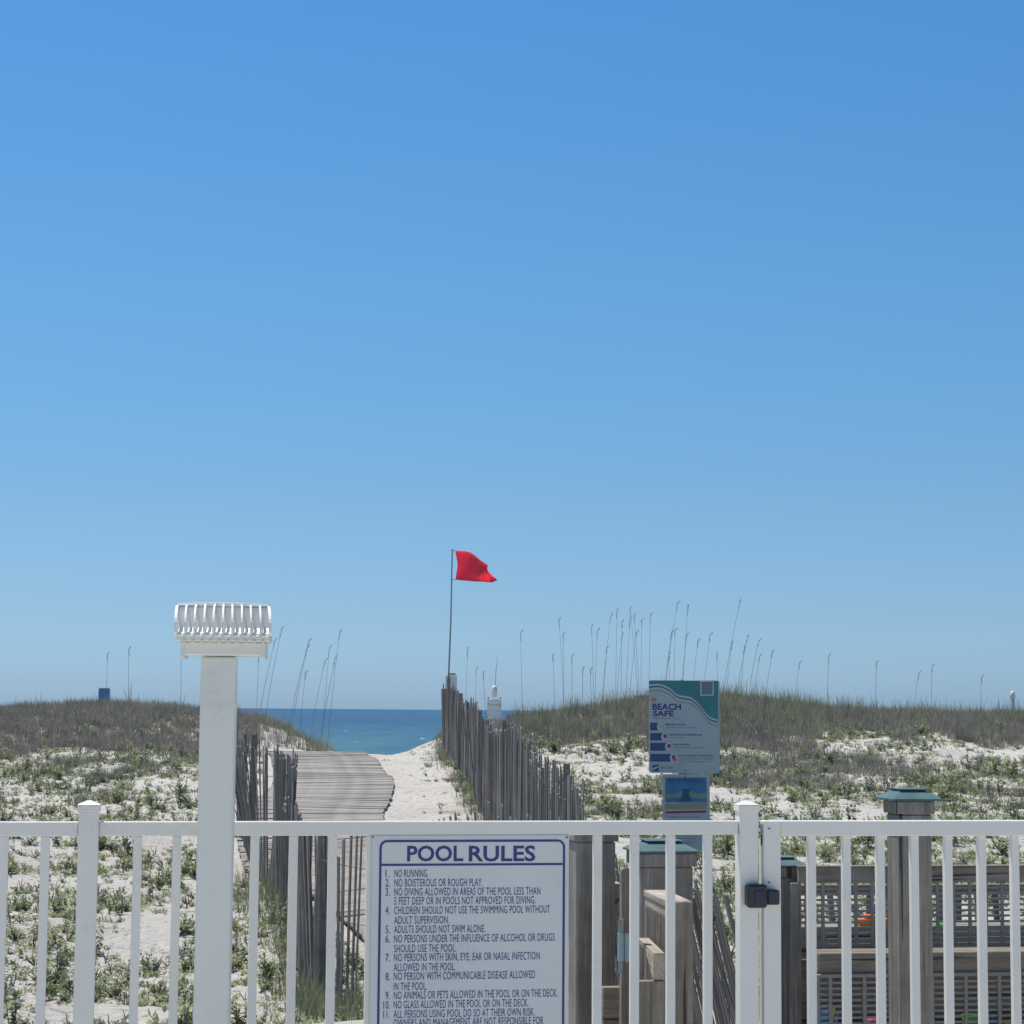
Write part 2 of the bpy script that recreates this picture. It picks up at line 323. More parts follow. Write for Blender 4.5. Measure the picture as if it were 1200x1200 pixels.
me = bpy.data.meshes.new('sand_ground'); nx, ny = len(gx), len(gy)
me.vertices.add(nx*ny); me.vertices.foreach_set('co', np.stack([fx, fy, fz], 1).astype(np.float32).ravel())
I, J = np.meshgrid(np.arange(nx-1), np.arange(ny-1)); q = (J*nx+I).ravel()
quads = np.stack([q, q+1, q+1+nx, q+nx], 1).astype(np.int32)
me.loops.add(quads.size); me.loops.foreach_set('vertex_index', quads.ravel()); me.polygons.add(len(quads))
me.polygons.foreach_set('loop_start', np.arange(0, quads.size, 4, dtype=np.int32)); me.polygons.foreach_set('use_smooth', np.ones(len(quads), bool))
me.update(calc_edges=True); me.materials.append(M['sand'])
g = bpy.data.objects.new('sand_ground', me); COL.objects.link(g); tag(g, 'pale dune sand rising to a ridge and dropping to the beach', kind='structure')
FZ = fz.reshape(ny, nx)
def gz(x, y):
    x = np.atleast_1d(np.asarray(x, float)); y = np.atleast_1d(np.asarray(y, float))
    i = np.clip(np.searchsorted(gx, x)-1, 0, nx-2); j = np.clip(np.searchsorted(gy, y)-1, 0, ny-2)
    tx = np.clip((x-gx[i])/(gx[i+1]-gx[i]), 0, 1); ty = np.clip((y-gy[j])/(gy[j+1]-gy[j]), 0, 1)
    return (FZ[j, i]*(1-tx)+FZ[j, i+1]*tx)*(1-ty) + (FZ[j+1, i]*(1-tx)+FZ[j+1, i+1]*tx)*ty
def gz1(x, y): return float(gz(x, y)[0])

b = MB(); nseg = 40
ysea = [70, 110, 150, 220, 400, 900, 2500, 8000, 25000, 50000]
for i in range(len(ysea)-1):
    b.add([(-50000, ysea[i], -2.4), (50000, ysea[i], -2.4), (50000, ysea[i+1], -2.4), (-50000, ysea[i+1], -2.4)], [(0, 1, 2, 3)])
b.build('sea', M['sea'], label='blue sea reaching the horizon beyond the dunes', kind='structure')

# ------------------------------------------------------------------ pool fence line frame
TH = math.atan(.175); D0 = 6.45
def fs(px, py=985, d0=D0, th=TH):
    d = ray(px, py); s = d.x*d0/(d.y*math.cos(th) - d.x*math.sin(th)); Y = d0 + s*math.sin(th); return s, EYE + d.z*Y/d.y
b = MB(); b.bbox(-25, 25, -30, .30, -.35, 0, .01)
dk = b.build('pool_deck', M['deck'], label='pale concrete pool deck in front of the white fence', kind='structure'); dk.location = (0, D0, 0); dk.rotation_euler = (0, 0, TH)

pf = empty('pool_fence', (0, D0, 0), TH, 'white metal pool fence with square pickets and pyramid capped posts', 'fence')
ZT = fs(600, 962)[1]; RH = .043
def post_mesh(w, h):
    b = MB(); b.bbox(-w/2, w/2, -w/2, w/2, 0, h, .002); return b
def fence_post(s, parent, zt):
    b = MB(); b.bbox(s-.030, s+.030, -.030, .030, .001, zt-.02, .002); p = b.build('post', M['white'], parent)
    c = MB(); w = .034
    c.bbox(s-w, s+w, -w, w, zt-.0205, zt, .002)
    c.add([(s-w, -w, zt+.0005), (s+w, -w, zt+.0005), (s+w, w, zt+.0005), (s-w, w, zt+.0005), (s-.006, -.006, zt+.013), (s+.006, -.006, zt+.013), (s+.006, .006, zt+.013), (s-.006, .006, zt+.013)],
          [(0, 1, 5, 4), (1, 2, 6, 5), (2, 3, 7, 6), (3, 0, 4, 7), (4, 5, 6, 7), (0, 3, 2, 1)])
    c.build('post_cap', M['white'], p)
    fl = MB(); fl.bbox(s-.05, s+.05, -.05, .05, .0015, .01, .002); fl.build('base_flange', M['white'], p)
s1 = fs(103.5, 985)[0]; s2 = fs(875, 985)[0]; s0 = s1-(s2-s1); s3 = fs(1318, 985)[0]; s4 = s3 + (s2-s1)
ZC = fs(103, 943)[1]
for s in (s0, s1, s2, s3, s4): fence_post(s, pf, ZC)
def rail(parent, a, c, zt, h=RH, d=.034, nm='rail', m='white'):
    b = MB(); b.bbox(a, c, -d/2, d/2, zt-h, zt, .0022); return b.build(nm, M[m], parent)
for a, c in ((s0, s1), (s1, s2), (s3, s4)):
    rail(pf, a+.031, c-.031, ZT); rail(pf, a+.031, c-.031, .12, nm='bottom_rail')
pm = MB(); pm.bbox(-.0132, .0132, -.0132, .0132, .121, ZT-RH-.0005, .0015); pmesh = pm.mesh('picket'); pmesh.materials.append(M['white'])
ps = [fs(x)[0] for x in (5, 53.3, 161.5, 207.5, 253.5, 298.8, 344, 389.8, 434.5, 479, 523.5, 568, 612.5, 656.5, 700, 743.4, 785.6, 829)]
sp = ps[2]-ps[1]; k = ps[0]-(ps[1]-ps[0])
while k > s0+.05: ps.append(k); k -= .118
k = s3+.11
while k < s4-.05: ps.append(k); k += .118
for s in ps: place('picket', pmesh, pf, (s, 0, 0))
# gate
gt = empty('pool_gate', (0, D0, 0), TH, 'white metal picket gate right of the latch post', 'gate')
gl = fs(892, 985)[0]; gr = s3-.045; gw = fs(914, 985)[0]-fs(894, 985)[0]
zg = fs(1000, 961.5)[1]
b = MB(); b.bbox(gl, gl+gw, -.027, .027, .06, zg, .002); b.build('stile', M['white'], gt)
b = MB(); b.bbox(gr-gw, gr, -.027, .027, .06, zg, .002); b.build('stile', M['white'], gt)
rail(gt, gl+gw+.0005, gr-gw-.0005, zg, .048, .05); rail(gt, gl+gw+.0005, gr-gw-.0005, .12, .05, .05, 'bottom_rail')
for x in (950.3, 991, 1030.8, 1070.6, 1110, 1149.3, 1188, 1226.5): 
    if fs(x)[0] < gr-gw-.03: place('picket', pmesh, gt, (fs(x)[0], 0, 0), scale=(.97, .97, (zg-.048)/(ZT-RH)))
for (x, y) in ((899.5, 971), (899.5, 1034)):
    s, z = fs(x, y, D0-.027); b = MB(); b.tube([(s, -.026, z), (s, -.030, z)], .0032, 10); b.build('screw', M['screw'], gt)
s, z0 = fs(892.6, 991, D0-.02); _, z1 = fs(892.6, 978, D0-.02)
b = MB(); b.box(gl-.0012, gl-.0002, -.012, .002, z0, z1); b.build('slot', M['black'], gt)
# latch: housing on the post, striker on the gate
a, zb = fs(871.5, 1063.5, D0-.05); c, zt = fs(894, 1036, D0-.05)
b = MB(); b.bbox(a, c, -.075, -.031, zb, zt, .007); lh = b.build('latch_housing', M['black'], pf)
b = MB(); b.bbox(a-.0015, a+.004, -.066, -.036, zb+.008, zt-.006, .0012); b.bbox(a+.02, c-.012, -.079, -.0755, (zb+zt)/2-.02, (zb+zt)/2+.018, .0015); b.build('latch_cover', M['black'], lh)
a2, zb2 = fs(894.4, 1060, D0-.05); c2, zt2 = fs(909, 1042.5, D0-.05)
b = MB(); b.bbox(a2, c2, -.068, -.028, zb2, zt2, .005); b.build('latch_striker', M['black'], gt)
# small chain loop between the post and gate
s, z = fs(888, 966); b = MB()
for i in range(3):
    pts = [(s+.006*math.cos(t)*(1 if i % 2 else .4), -.02+.006*math.cos(t)*(0 if i % 2 else 1), z-.016*i+.011*math.sin(t)) for t in np.linspace(0, 2*math.pi, 11)]
    b.tube(pts, .0016, 5, False)
b.build('chain', M['steel'], label='short steel chain hanging beside the capped latch post', cat='chain').parent = None
bpy.data.objects['chain'].location = (0, D0, 0); bpy.data.objects['chain'].rotation_euler = (0, 0, TH)

# ------------------------------------------------------------------ text helper
def text_mb(body, bold=0.0, spacing=1.0):
    cu = bpy.data.curves.new('lettering', 'FONT'); cu.body = body; cu.size = 1.0; cu.offset = bold; cu.resolution_u = 3; cu.space_character = spacing
    o = bpy.data.objects.new('lettering', cu); COL.objects.link(o); dg = bpy.context.evaluated_depsgraph_get(); dg.update()
    me = bpy.data.meshes.new_from_object(o.evaluated_get(dg)); bpy.data.objects.remove(o)
    v = np.zeros(len(me.vertices)*3); me.vertices.foreach_get('co', v); v = v.reshape(-1, 3)
    fc = [tuple(p.vertices) for p in me.polygons]; bpy.data.meshes.remove(me); bpy.data.curves.remove(cu); return v, fc
def text_on(parent, name, body, x0, x1, z0, z1, y, mat, bold=0.0, label=None, caps=True):
    v, f = text_mb(body, bold, 1.07 if len(body) > 9 else 1.0)
    zl, zh = (0.0, v[:, 1].max()) if caps else (v[:, 1].min(), v[:, 1].max())
    xa, xb = v[:, 0].min(), v[:, 0].max()
    b = MB(); b.add([(x0+(p[0]-xa)/(xb-xa)*(x1-x0), y, z0+(p[1]-zl)/(zh-zl)*(z1-z0)) for p in v], f)
    return b.build(name, mat, parent, label, fix=False)

# ------------------------------------------------------------------ pool rules sign
DS = D0-.022
ps_ = empty('pool_rules_sign', (0, D0, 0), TH, 'white pool rules sign with navy lettering hung on the fence pickets', 'sign')
def ss(px, py): 
    d = ray(px, py); yy = -.020
    # plane parallel to fence, offset yy along the fence normal
    ox, oy = -math.sin(TH)*yy, D0+math.cos(TH)*yy
    k = (oy*math.cos(TH)-ox*math.sin(TH))/(d.y*math.cos(TH)-d.x*math.sin(TH))
    X, Y = d.x*k, d.y*k; return (X-0)*math.cos(TH)+(Y-D0)*math.sin(TH), EYE+d.z*k
YS = -.0205
L0, _ = ss(434.5, 1090); R0, _ = ss(666.5, 1090); _, T0 = ss(550, 978.5); Bz = T0-.76
b = MB(); b.bbox(L0, R0, -.0195, -.0145, Bz, T0, .0015); b.build('panel', M['sign'], ps_)
def rrect(x0, x1, z0, z1, r, n=6):
    pts = []
    for (cx_, cz_, a0) in ((x1-r, z1-r, 0), (x0+r, z1-r, 90), (x0+r, z0+r, 180), (x1-r, z0+r, 270)):
        for i in range(n+1):
            a = R(a0+90*i/n); pts.append((cx_+r*math.cos(a), cz_+r*math.sin(a)))
    return pts
def ring(b, x0, x1, z0, z1, r, w, y):
    o = rrect(x0, x1, z0, z1, r); i = rrect(x0+w, x1-w, z0+w, z1-w, max(r-w, .001)); n_ = len(o)
    b.add([(p[0], y, p[1]) for p in o+i], [(k, (k+1) % n_, n_+(k+1) % n_, n_+k) for k in range(n_)])
bl, _ = ss(443.3, 1090); br, _ = ss(661.8, 1090); _, bt = ss(550, 984)
b = MB(); ring(b, bl, br, Bz+.018, bt, .024, .0072, YS)
_, h1 = ss(550, 1011.8); _, h2 = ss(550, 1014.4)
b.add([(bl+.0075, YS, h2), (br-.0075, YS, h2), (br-.0075, YS, h1), (bl+.0075, YS, h1)], [(0, 1, 2, 3)])
b.build('border', M['navy'], ps_, fix=False)
for wd_, pa, pb in (('POOL', 477, 543), ('RULES', 549.3, 627.5)):
    xa, za = ss(pa, 1009); xb, zb_ = ss(pb, 990.8)
    text_on(ps_, 'title_lettering', wd_, xa, xb, za, zb_, YS-.0002, M['navy'], .022)
lines = [('1.', 'NO RUNNING.', 257, 345), ('2.', 'NO BOISTEROUS OR ROUGH PLAY.', 310, 650), ('3.', 'NO DIVING ALLOWED IN AREAS OF THE POOL LESS THAN', 361, 975), ('', '5 FEET DEEP OR IN POOLS NOT APPROVED FOR DIVING.', 412, 948),
 ('4.', 'CHILDREN SHOULD NOT USE THE SWIMMING POOL WITHOUT', 465, 1030), ('', 'ADULT SUPERVISION.', 520, 462), ('5.', 'ADULTS SHOULD NOT SWIM ALONE.', 572, 665), ('6.', 'NO PERSONS UNDER THE INFLUENCE OF ALCOHOL OR DRUGS', 625, 1056),
 ('', 'SHOULD USE THE POOL.', 680, 502), ('7.', 'NO PERSONS WITH SKIN, EYE, EAR OR NASAL INFECTION', 730, 972), ('', 'ALLOWED IN THE POOL.', 785, 497), ('8.', 'NO PERSON WITH COMMUNICABLE DISEASE ALLOWED', 836, 946), ('', 'IN THE POOL.', 893, 337),
 ('9.', 'NO ANIMALS OR PETS ALLOWED IN THE POOL OR ON THE DECK.', 943, 1072), ('10.', 'NO GLASS ALLOWED IN THE POOL OR ON THE DECK.', 996, 908), ('11.', 'ALL PERSONS USING POOL DO SO AT THEIR OWN RISK.', 1049, 943), ('', 'OWNERS AND MANAGEMENT ARE NOT RESPONSIBLE FOR', 1099, 992)]
for num, t, cyy, xr in lines:
    py = 970+cyy/4.8; lx = 462.3-(cyy-257)/850*1.2
    x0, zc = ss(lx, py); x1, _ = ss(430+xr/4.8, py); hh = .0232/2
    text_on(ps_, 'rule_lettering', t, x0, x1, zc-hh, zc+hh, YS-.0002, M['navy'], 0.0)
    if num:
        w = .0085*len(num)*.78; xn, _ = ss(456.8, py)
        text_on(ps_, 'rule_number', num, xn-w, xn, zc-hh, zc+hh, YS-.0002, M['navy'], 0.0)
for (x, y) in ((436.8, 981), (664.3, 981.5)):
    s, z = ss(x, y); b = MB(); b.tube([(s, -.0195, z), (s, -.0225, z)], .003, 10); b.build('bolt', M['screw'], ps_)

# ------------------------------------------------------------------ hooded post in front of the fence
HD = 6.08
hp = at(252.5, 1000, HD); hp0 = (hp.x, hp.y, 0)
lp = empty('hooded_post', hp0, R(4), 'tall white square post topped by a curved slatted hood', 'post')
w = .051; zt = at(254, 770, HD).z; 
b = MB(); b.bbox(-w, w, -w, w, .002, zt, .005); b.build('post', M['whitepost'], lp)
sc = HD/FPX
zl = at(260, 769, HD).z; zm = at(260, 753, HD).z; zq = at(260, 742, HD).z; zu = at(260, 709, HD).z
ox = (264-258.5)*sc
b = MB(); b.bbox(ox-.118, ox+.118, -.062, .07, zl, zm, .004); b.bbox(ox-.124, ox-.113, -.066, .074, zl-.008, zm-.001, .003); b.bbox(ox+.113, ox+.124, -.066, .074, zl-.008, zm-.001, .003)
b.build('hood_base', M['whitepost'], lp)
b = MB(); b.bbox(ox-.136, ox+.136, -.085, .08, zm+.0005, zq-.001, .004)
for i in range(10):
    x = ox-.112+i*.0255; b.bbox(x-.004, x+.004, -.089, -.0845, zm-.004, zm+.006, .001)
b.build('hood_tray', M['whitepost'], lp)
def arcy(t): # t 0 bottom-front .. 1 top-back : profile (y, z)
    a = t*math.pi/2; return (.045-.135*math.cos(a), zq + (zu-zq)*math.sin(a)**.9)
N_ = 10; b = MB()    # recessed upright panel, sloping slot floor and a thin roof
xA, xB, xC, xD = (211-259.3)*sc, (318.5-259.3)*sc, (311-256.8)*sc, (205-256.8)*sc
b.add([(xA, -.012, zq-.001), (xB, -.012, zq-.001), (xC, .020, zu-.006), (xD, .020, zu-.006), (xA, -.004, zq-.001), (xB, -.004, zq-.001), (xC, .028, zu-.006), (xD, .028, zu-.006)],
      [(0, 1, 2, 3), (7, 6, 5, 4), (0, 4, 5, 1), (3, 2, 6, 7), (0, 3, 7, 4), (1, 5, 6, 2)])
b.bbox(xD, xC, .022, .052, zu-.0055, zu+.001, .001)
b.build('hood_shell', M['hood'], lp)
ribs = [(205, 210.5), (216, 221.5), (227, 232), (238, 243), (249, 253.5), (259, 264.5), (269, 275.5), (280, 286.5), (290, 297), (301, 308), (311, 319)]
for k, (xt, xb_) in enumerate(ribs):
    b = MB(); xt_ = (xt-256.8)*sc; xl = (xb_-259.3)*sc; hw = .0027 if 0 < k < 10 else .0038; pr = None
    vs = []; fsx = []
    for i in range(N_+1):
        t = i/N_; y, z = arcy(t); x = xl + (xt_-xl)*(t**1.6); arch = .006*(1-((k-5)/5)**2)*t
        z += arch; vs += [(x-hw, y, z), (x+hw, y, z), (x+hw, y+.016, z-.010), (x-hw, y+.016, z-.010)]
        if i:
            o_ = (i-1)*4
            for j in range(4): fsx.append((o_+j, o_+(j+1) % 4, o_+4+(j+1) % 4, o_+4+j))
    fsx += [(0, 1, 2, 3), (N_*4+3, N_*4+2, N_*4+1, N_*4)]
    b.add(vs, fsx); b.build('slat', M['hood'], lp)
b = MB()  # top edge frame
pts = []
for k, (xt, _) in enumerate(ribs): pts.append(((xt-256.8)*sc, .047, zu+.006*(1-((k-5)/5)**2)+.001))
b.tube(pts, .006, 6); b.build('top_edge', M['hood'], lp)
for k in range(10):  # rounded lips at the slot ends
    x = ((ribs[k][1]+ribs[k+1][1])/2-259.3)*sc; b = MB(); b.add([(x-.0088, -.090, zq-.0095), (x+.0088, -.090, zq-.0095), (x+.0095, -.010, zq+.016), (x-.0095, -.010, zq+.016), (x-.0088, -.086, zq-.0125), (x+.0088, -.086, zq-.0125), (x+.0095, -.006, zq+.010), (x-.0095, -.006, zq+.010)], [(0, 1, 2, 3), (7, 6, 5, 4), (0, 4, 5, 1), (3, 2, 6, 7), (0, 3, 7, 4), (1, 5, 6, 2)]); b.build('slot_lip', M['hood'], lp)

# ------------------------------------------------------------------ wooden structures
SY = TH*.9
def cap_mb(w, h=.045):
    b = MB(); e = w/2; i = e*.56
    b.add([(-e, -e, 0), (e, -e, 0), (e, e, 0), (-e, e, 0), (-e, -e, .007), (e, -e, .007), (e, e, .007), (-e, e, .007), (-i, -i, h*.72), (i, -i, h*.72), (i, i, h*.72), (-i, i, h*.72)],
          [(3, 2, 1, 0), (0, 1, 5, 4), (1, 2, 6, 5), (2, 3, 7, 6), (3, 0, 4, 7), (4, 5, 9, 8), (5, 6, 10, 9), (6, 7, 11, 10), (7, 4, 8, 11), (8, 9, 10, 11)])
    return b
def wood_post(px, pyc, d, wp, wc, label, rz=SY, name='wooden_post', zc=None, group=None):
    p = at(px, pyc, d); z0 = gz1(p.x, p.y)-.25 if p.y > 7.9 else -.5
    t = empty(name, (p.x, p.y, 0), rz, label, 'post', group)
    h = p.z-.004
    b = MB(); b.bbox(-wp/2, wp/2, -wp/2, wp/2, z0, h-.05, .006); b.build('timber', M['wood'], t)
    b = MB(); b.bbox(-wp/2-.010, wp/2+.010, -wp/2-.010, wp/2+.010, h-.0495, h-.0012, .004)
    b.build('collar', M['wood'], t)
    if not wc: return t
    c = cap_mb(wc).build('post_cap', M['teal'], t); c.location = (0, 0, h)
    i = wc*.5*.56; b = MB(); b.box(-i*.92, i*.92, -i*.92, i*.92, .0334, .0385); k = b.build('cap_top', M['tealdark'], c)
    b = MB(); b.bbox(-i*1.03, i*1.03, -i*1.03, i*1.03, .0388, .0425, .001); b.build('cap_lid', M['teal'], c)
    return t
wood_post(694, 968, 7.85, .150, 0, 'weathered square wooden post just right of the pool rules sign')
P2 = wood_post(774.5, 996, 7.62, .195, .236, 'thick teal capped wooden post behind the half open wooden gate')
W3 = wood_post(1065, 936, 7.65, .128, .192, 'tallest teal capped wooden post rising above the white gate rail')
W1 = wood_post(914, 1013, 9.75, .160, .215, 'teal capped wooden post beside the black gate latch')
# crack lines on post two (board joint)
# plank beside P2 and hinge
p = at(733, 1016, 7.12); t = empty('gate_post_board', (p.x, p.y, 0), SY, 'narrow round topped grey board with steel pin hinge and pale blue plate', 'board')
b = MB(); wv = 5.5*7.12/FPX
poly = [(-wv, -.5), (wv, -.5), (wv, p.z-.012)] + [(wv*math.cos(a), p.z-.012+.010*math.sin(a)) for a in np.linspace(.4, 2.7, 6)] + [(-wv, p.z-.012)]
b.prism(poly, -.02, .02); b.build('plank', M['wood'], t)
hz = t; o00 = Matrix.Rotation(-SY, 4, 'Z') @ Matrix.Translation((-p.x, -p.y, 0))
b = MB(); a_ = at(728.5, 1077, 7.0); c_ = at(728, 1141, 7.0); b.tube([a_, c_], .0105, 12); b.build('hinge_pin', M['steel'], hz).data.transform(o00)
b = MB(); a_ = at(728.5, 1093, 7.0); c_ = at(728, 1126, 7.0); b.tube([a_, c_], .0135, 12); b.build('hinge_knuckle', M['tealplate'], hz).data.transform(o00)
q0 = at(732.5, 1127, 6.99); q1 = at(749, 1095, 6.99)
b = MB(); b.prism([(q0.x, q0.z), (q1.x-.012, q0.z), (q1.x, q0.z+.02), (q1.x, q1.z-.03), (q1.x-.02, q1.z), (q0.x, q1.z+.004)], 6.985, 6.992); b.build('hinge_plate', M['tealplate'], hz).data.transform(o00)
# low board between posts
p = at(722, 1156, 7.4); b = MB(); b.bbox(-.05, .06, -.02, .02, -.5, p.z, .003); o = b.build('low_board', M['woodx'], None, 'low dark board between the two nearest wooden posts', 'board'); o.location = (p.x, p.y, 0); o.rotation_euler = (0, 0, SY)
# farther rail stub with bright top
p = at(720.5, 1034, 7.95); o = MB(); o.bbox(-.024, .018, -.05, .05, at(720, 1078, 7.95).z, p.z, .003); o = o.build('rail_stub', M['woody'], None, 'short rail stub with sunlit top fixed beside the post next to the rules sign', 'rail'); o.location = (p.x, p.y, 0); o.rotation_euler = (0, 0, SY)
# open gate leaf, edge-on
F0 = at(783.5, 1057, 6.92); B0 = at(755.5, 1043, 7.36)
dv = Vector((B0.x-F0.x, B0.y-F0.y, 0)); ln = dv.length+.02; ang = math.atan2(dv.y, dv.x) - math.pi/2
gf = empty('wooden_gate', (F0.x, F0.y, 0), ang, 'half open wooden gate seen nearly edge on, with slatted side', 'gate')
tw = 29*6.92/FPX; zt_ = F0.z
b = MB(); b.bbox(0, tw, 0, .035, -.45, zt_-.0005, .002); b.build('end_board', M['wood'], gf)
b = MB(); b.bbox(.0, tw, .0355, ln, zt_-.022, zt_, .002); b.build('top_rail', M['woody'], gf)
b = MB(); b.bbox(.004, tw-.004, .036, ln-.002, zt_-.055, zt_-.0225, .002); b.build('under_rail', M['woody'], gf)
b = MB(); b.bbox(.002, .05, ln-.04, ln-.0005, -.45, zt_-.0555, .002); b.build('back_stile', M['wood'], gf)
k = 0; y = .042
while y < ln-.05:
    b = MB(); b.bbox(.002, .012, y, y+.0115, zt_-.30, zt_-.056, .001); b.build('slat', M['wood'], gf); y += .0165
b = MB(); b.box(.024, .03, .036, ln-.041, zt_-.30, zt_-.056); b.build('backing_board', M['wood'], gf)
b = MB(); b.bbox(.006, tw-.006, .036, ln-.041, -.45, zt_-.301, .002); b.build('lower_board', M['wood'], gf)
# rail end
E0 = at(765.5, 1117, 6.80); E1 = at(748, 1100, 7.25)
dv = Vector((E1.x-E0.x, E1.y-E0.y, 0)); ang = math.atan2(dv.y, dv.x)-math.pi/2
b = MB(); w_ = 13*6.8/FPX; h_ = 30*6.8/FPX; l_ = dv.length
b.add([(0, 0, -h_), (w_, 0, -h_), (w_, 0, 0), (0, 0, 0), (0, .22, -h_*.15-.01), (w_, .22, -h_*.15-.01), (w_, l_, -.01), (0, l_, -.01), (0, l_, 0.0), (w_, l_, 0.0)],
      [(0, 1, 2, 3), (0, 4, 5, 1), (4, 7, 6, 5), (3, 2, 9, 8), (0, 3, 8, 7, 4), (1, 5, 6, 9, 2), (7, 8, 9, 6)])
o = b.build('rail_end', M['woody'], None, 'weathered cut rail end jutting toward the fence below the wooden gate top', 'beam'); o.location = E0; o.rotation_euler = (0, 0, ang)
p = at(762, 1149, 6.86); b = MB(); b.bbox(-.047, .044, -.015, .02, -.45, p.z, .002); o = b.build('skirt_board', M['wood'], None, 'plain grey board standing under the cut rail end', 'board'); o.location = (p.x, p.y, 0); o.rotation_euler = (0, 0, SY)

# ---- lattice landing on the right
LD = 9.62
a0 = at(935, 1040, LD)
lan = empty('lattice_railing', (a0.x, a0.y, 0), SY, 'wooden railing with slotted lattice panels behind the white gate', 'railing')
def lz(py, d=LD, px=1060): return at(px, py, d + 0).z
LX = 1.75
zA, zB = lz(1017), lz(1035.5)
b = MB(); b.bbox(0, LX, -.018, .018, zB, zA, .003); b.build('top_rail', M['woodx'], lan)
b = MB(); b.bbox(0, LX, -.026, .03, zA+.0005, zA+.006, .002); b.build('rail_cap', M['woodx'], lan)
def lattice(parent, x0, x1, z0, z1, y, px_=.0795, pz=.0258, wx=.016, wz=.0105, frame=.014, off=0):
    hb = MB(); hb.box(0, x1-x0, -.003, .003, 0, wz); hm = hb.mesh('lattice_slat'); hm.materials.append(M['lattice'])
    vb = MB(); vb.box(0, wx, -.003, .003, 0, z1-z0); vm = vb.mesh('lattice_bar'); vm.materials.append(M['lattice'])
    z = z0+frame*.5
    while z < z1-wz: place('lattice_slat', hm, parent, (x0, y, z)); z += pz
    x = x0+off
    while x < x1-wx: place('lattice_bar', vm, parent, (x, y-.0065, z0)); x += px_
lz0, lz1 = lz(1112), lz(1036)
lattice(lan, .0, LX, lz0, lz1, .0, off=.03)
# ledge
zl1 = lz(1117.5, LD-.30); 
b = MB(); b.bbox(0, LX, -.325, -.150, zl1-.028, zl1, .003); b.build('ledge_board', M['woodx'], lan)
b = MB(); b.bbox(0, LX, -.300, -.265, lz(1141, LD-.30), zl1-.0285, .003); b.build('apron_board', M['woodx'], lan)
b = MB(); b.bbox(0, LX, -.316, -.296, lz(1147, LD-.31), lz(1142.5, LD-.31), .002); b.build('panel_frame', M['lattice'], lan)
lattice(lan, 0, LX, lz(1260, LD-.31), lz(1146.5, LD-.31), -.306, off=.045)
b = MB(); b.bbox(-.012, .004, -.320, -.294, lz(1260, LD-.31), lz(1143, LD-.31), .002); b.build('panel_frame', M['lattice'], lan)
b = MB(); b.bbox(-.035, .012, -.015, .03, -.5, zB, .003); b.build('side_board', M['wood'], lan)
# a back wall of boards below ledge and a shelf with toys
b = MB(); b.bbox(0, LX, .28, .30, -.4, zl1-.10, .003); b.build('back_board', M['woodx'], lan)
zs = at(1060, 1214, LD-.05).z
b = MB(); b.bbox(0, LX, -.25, .275, zs-.02, zs, .002); b.build('shelf', M['woodx'], lan)
def loc_on(px, py, d):   # coordinates in landing frame
    p = at(px, py, d); q = Matrix.Rotation(-SY, 3, 'Z') @ (p-Vector((a0.x, a0.y, 0))); return q
# rear rail of the landing
RD = 10.95; r0 = at(936, 1040, RD)
rr = empty('rear_railing', (r0.x, r0.y, 0), SY, 'lower rear railing of uprights seen through the upper lattice', 'railing')
zt1, zt2 = at(1060, 1038, RD).z, at(1060, 1049, RD).z
b = MB(); b.bbox(-.2, 2.0, -.02, .02, zt2, zt1, .003); b.build('top_rail', M['woodx'], rr)
zk = at(1060, 1087.5, RD-.25).z
b = MB(); b.bbox(-.2, 2.0, -.30, .02, zk-.03, zk, .003); b.build('shelf_board', M['plank'], rr)
b = MB(); b.bbox(-.2, 2.0, -.28, -.25, zk-.22, zk-.031, .003); b.build('fascia_board', M['woodx'], rr)
x = -.15
while x < 1.95:
    ww = random.choice((.02, .03, .03, .038)); b = MB(); z0_ = zk+.0005; lean = random.uniform(-.012, .012)
    b.add([(x, -.008, z0_), (x+ww, -.008, z0_), (x+ww, .008, z0_), (x, .008, z0_), (x+lean, -.008, zt2-.0005), (x+ww+lean, -.008, zt2-.0005), (x+ww+lean, .008, zt2-.0005), (x+lean, .008, zt2-.0005)],
          [(3, 2, 1, 0), (4, 5, 6, 7), (0, 1, 5, 4), (1, 2, 6, 5), (2, 3, 7, 6), (3, 0, 4, 7)])
    b.build('upright', M['slat'], rr); x += random.uniform(.075, .125)
# toys
def toy(name, label, cat, px, py, d, fn, mat, rz=0):
    p = at(px, py, d); b = MB(); fn(b); o = b.build(name, mat, None, label, cat); o.location = p; o.rotation_euler = (0, 0, rz); return o
def boat(b):
    b.smooth = False
    pr = [(-.085, .0), (.065, .0), (.092, .048), (-.095, .048)]
    b.prism(pr, -.035, .035); b.bbox(-.05, .01, -.02, .02, .0485, .07, .004)
t_ = toy('toy_boat', 'orange toy boat on the shelf behind the upper lattice', 'toy', 1024, 1087.5, RD-.16, boat, M['orange'], SY)
toy('toy_shovel', 'bright green toy shovel on the shelf right of the tallest wooden post', 'toy', 1101, 1087, RD-.16, lambda b: (b.tube([(.01, 0, .012), (.05, 0, .012)], .006, 8), b.bbox(-.022, .012, -.02, .02, .002, .024, .005)), M['green'], SY)
def bucket(r0_, r1_, h):
    def f(b): b.lathe((0, 0, 0), [(r0_, 0), (r1_, h), (r1_*1.07, h), (r1_*1.07, h+.008), (r1_*.93, h+.008), (r0_*.9, .01)], 16); b.smooth = False
    return f
toy('toy_ball', 'dark blue ball on the orange toy boat shelf', 'ball', 1023.5, 1067, RD-.10, lambda b: (b.lathe((0, 0, 0), [(.001, -.024), (.014, -.02), (.022, -.01), (.024, 0), (.022, .01), (.014, .02), (.001, .024)], 14)), M['dblue'])
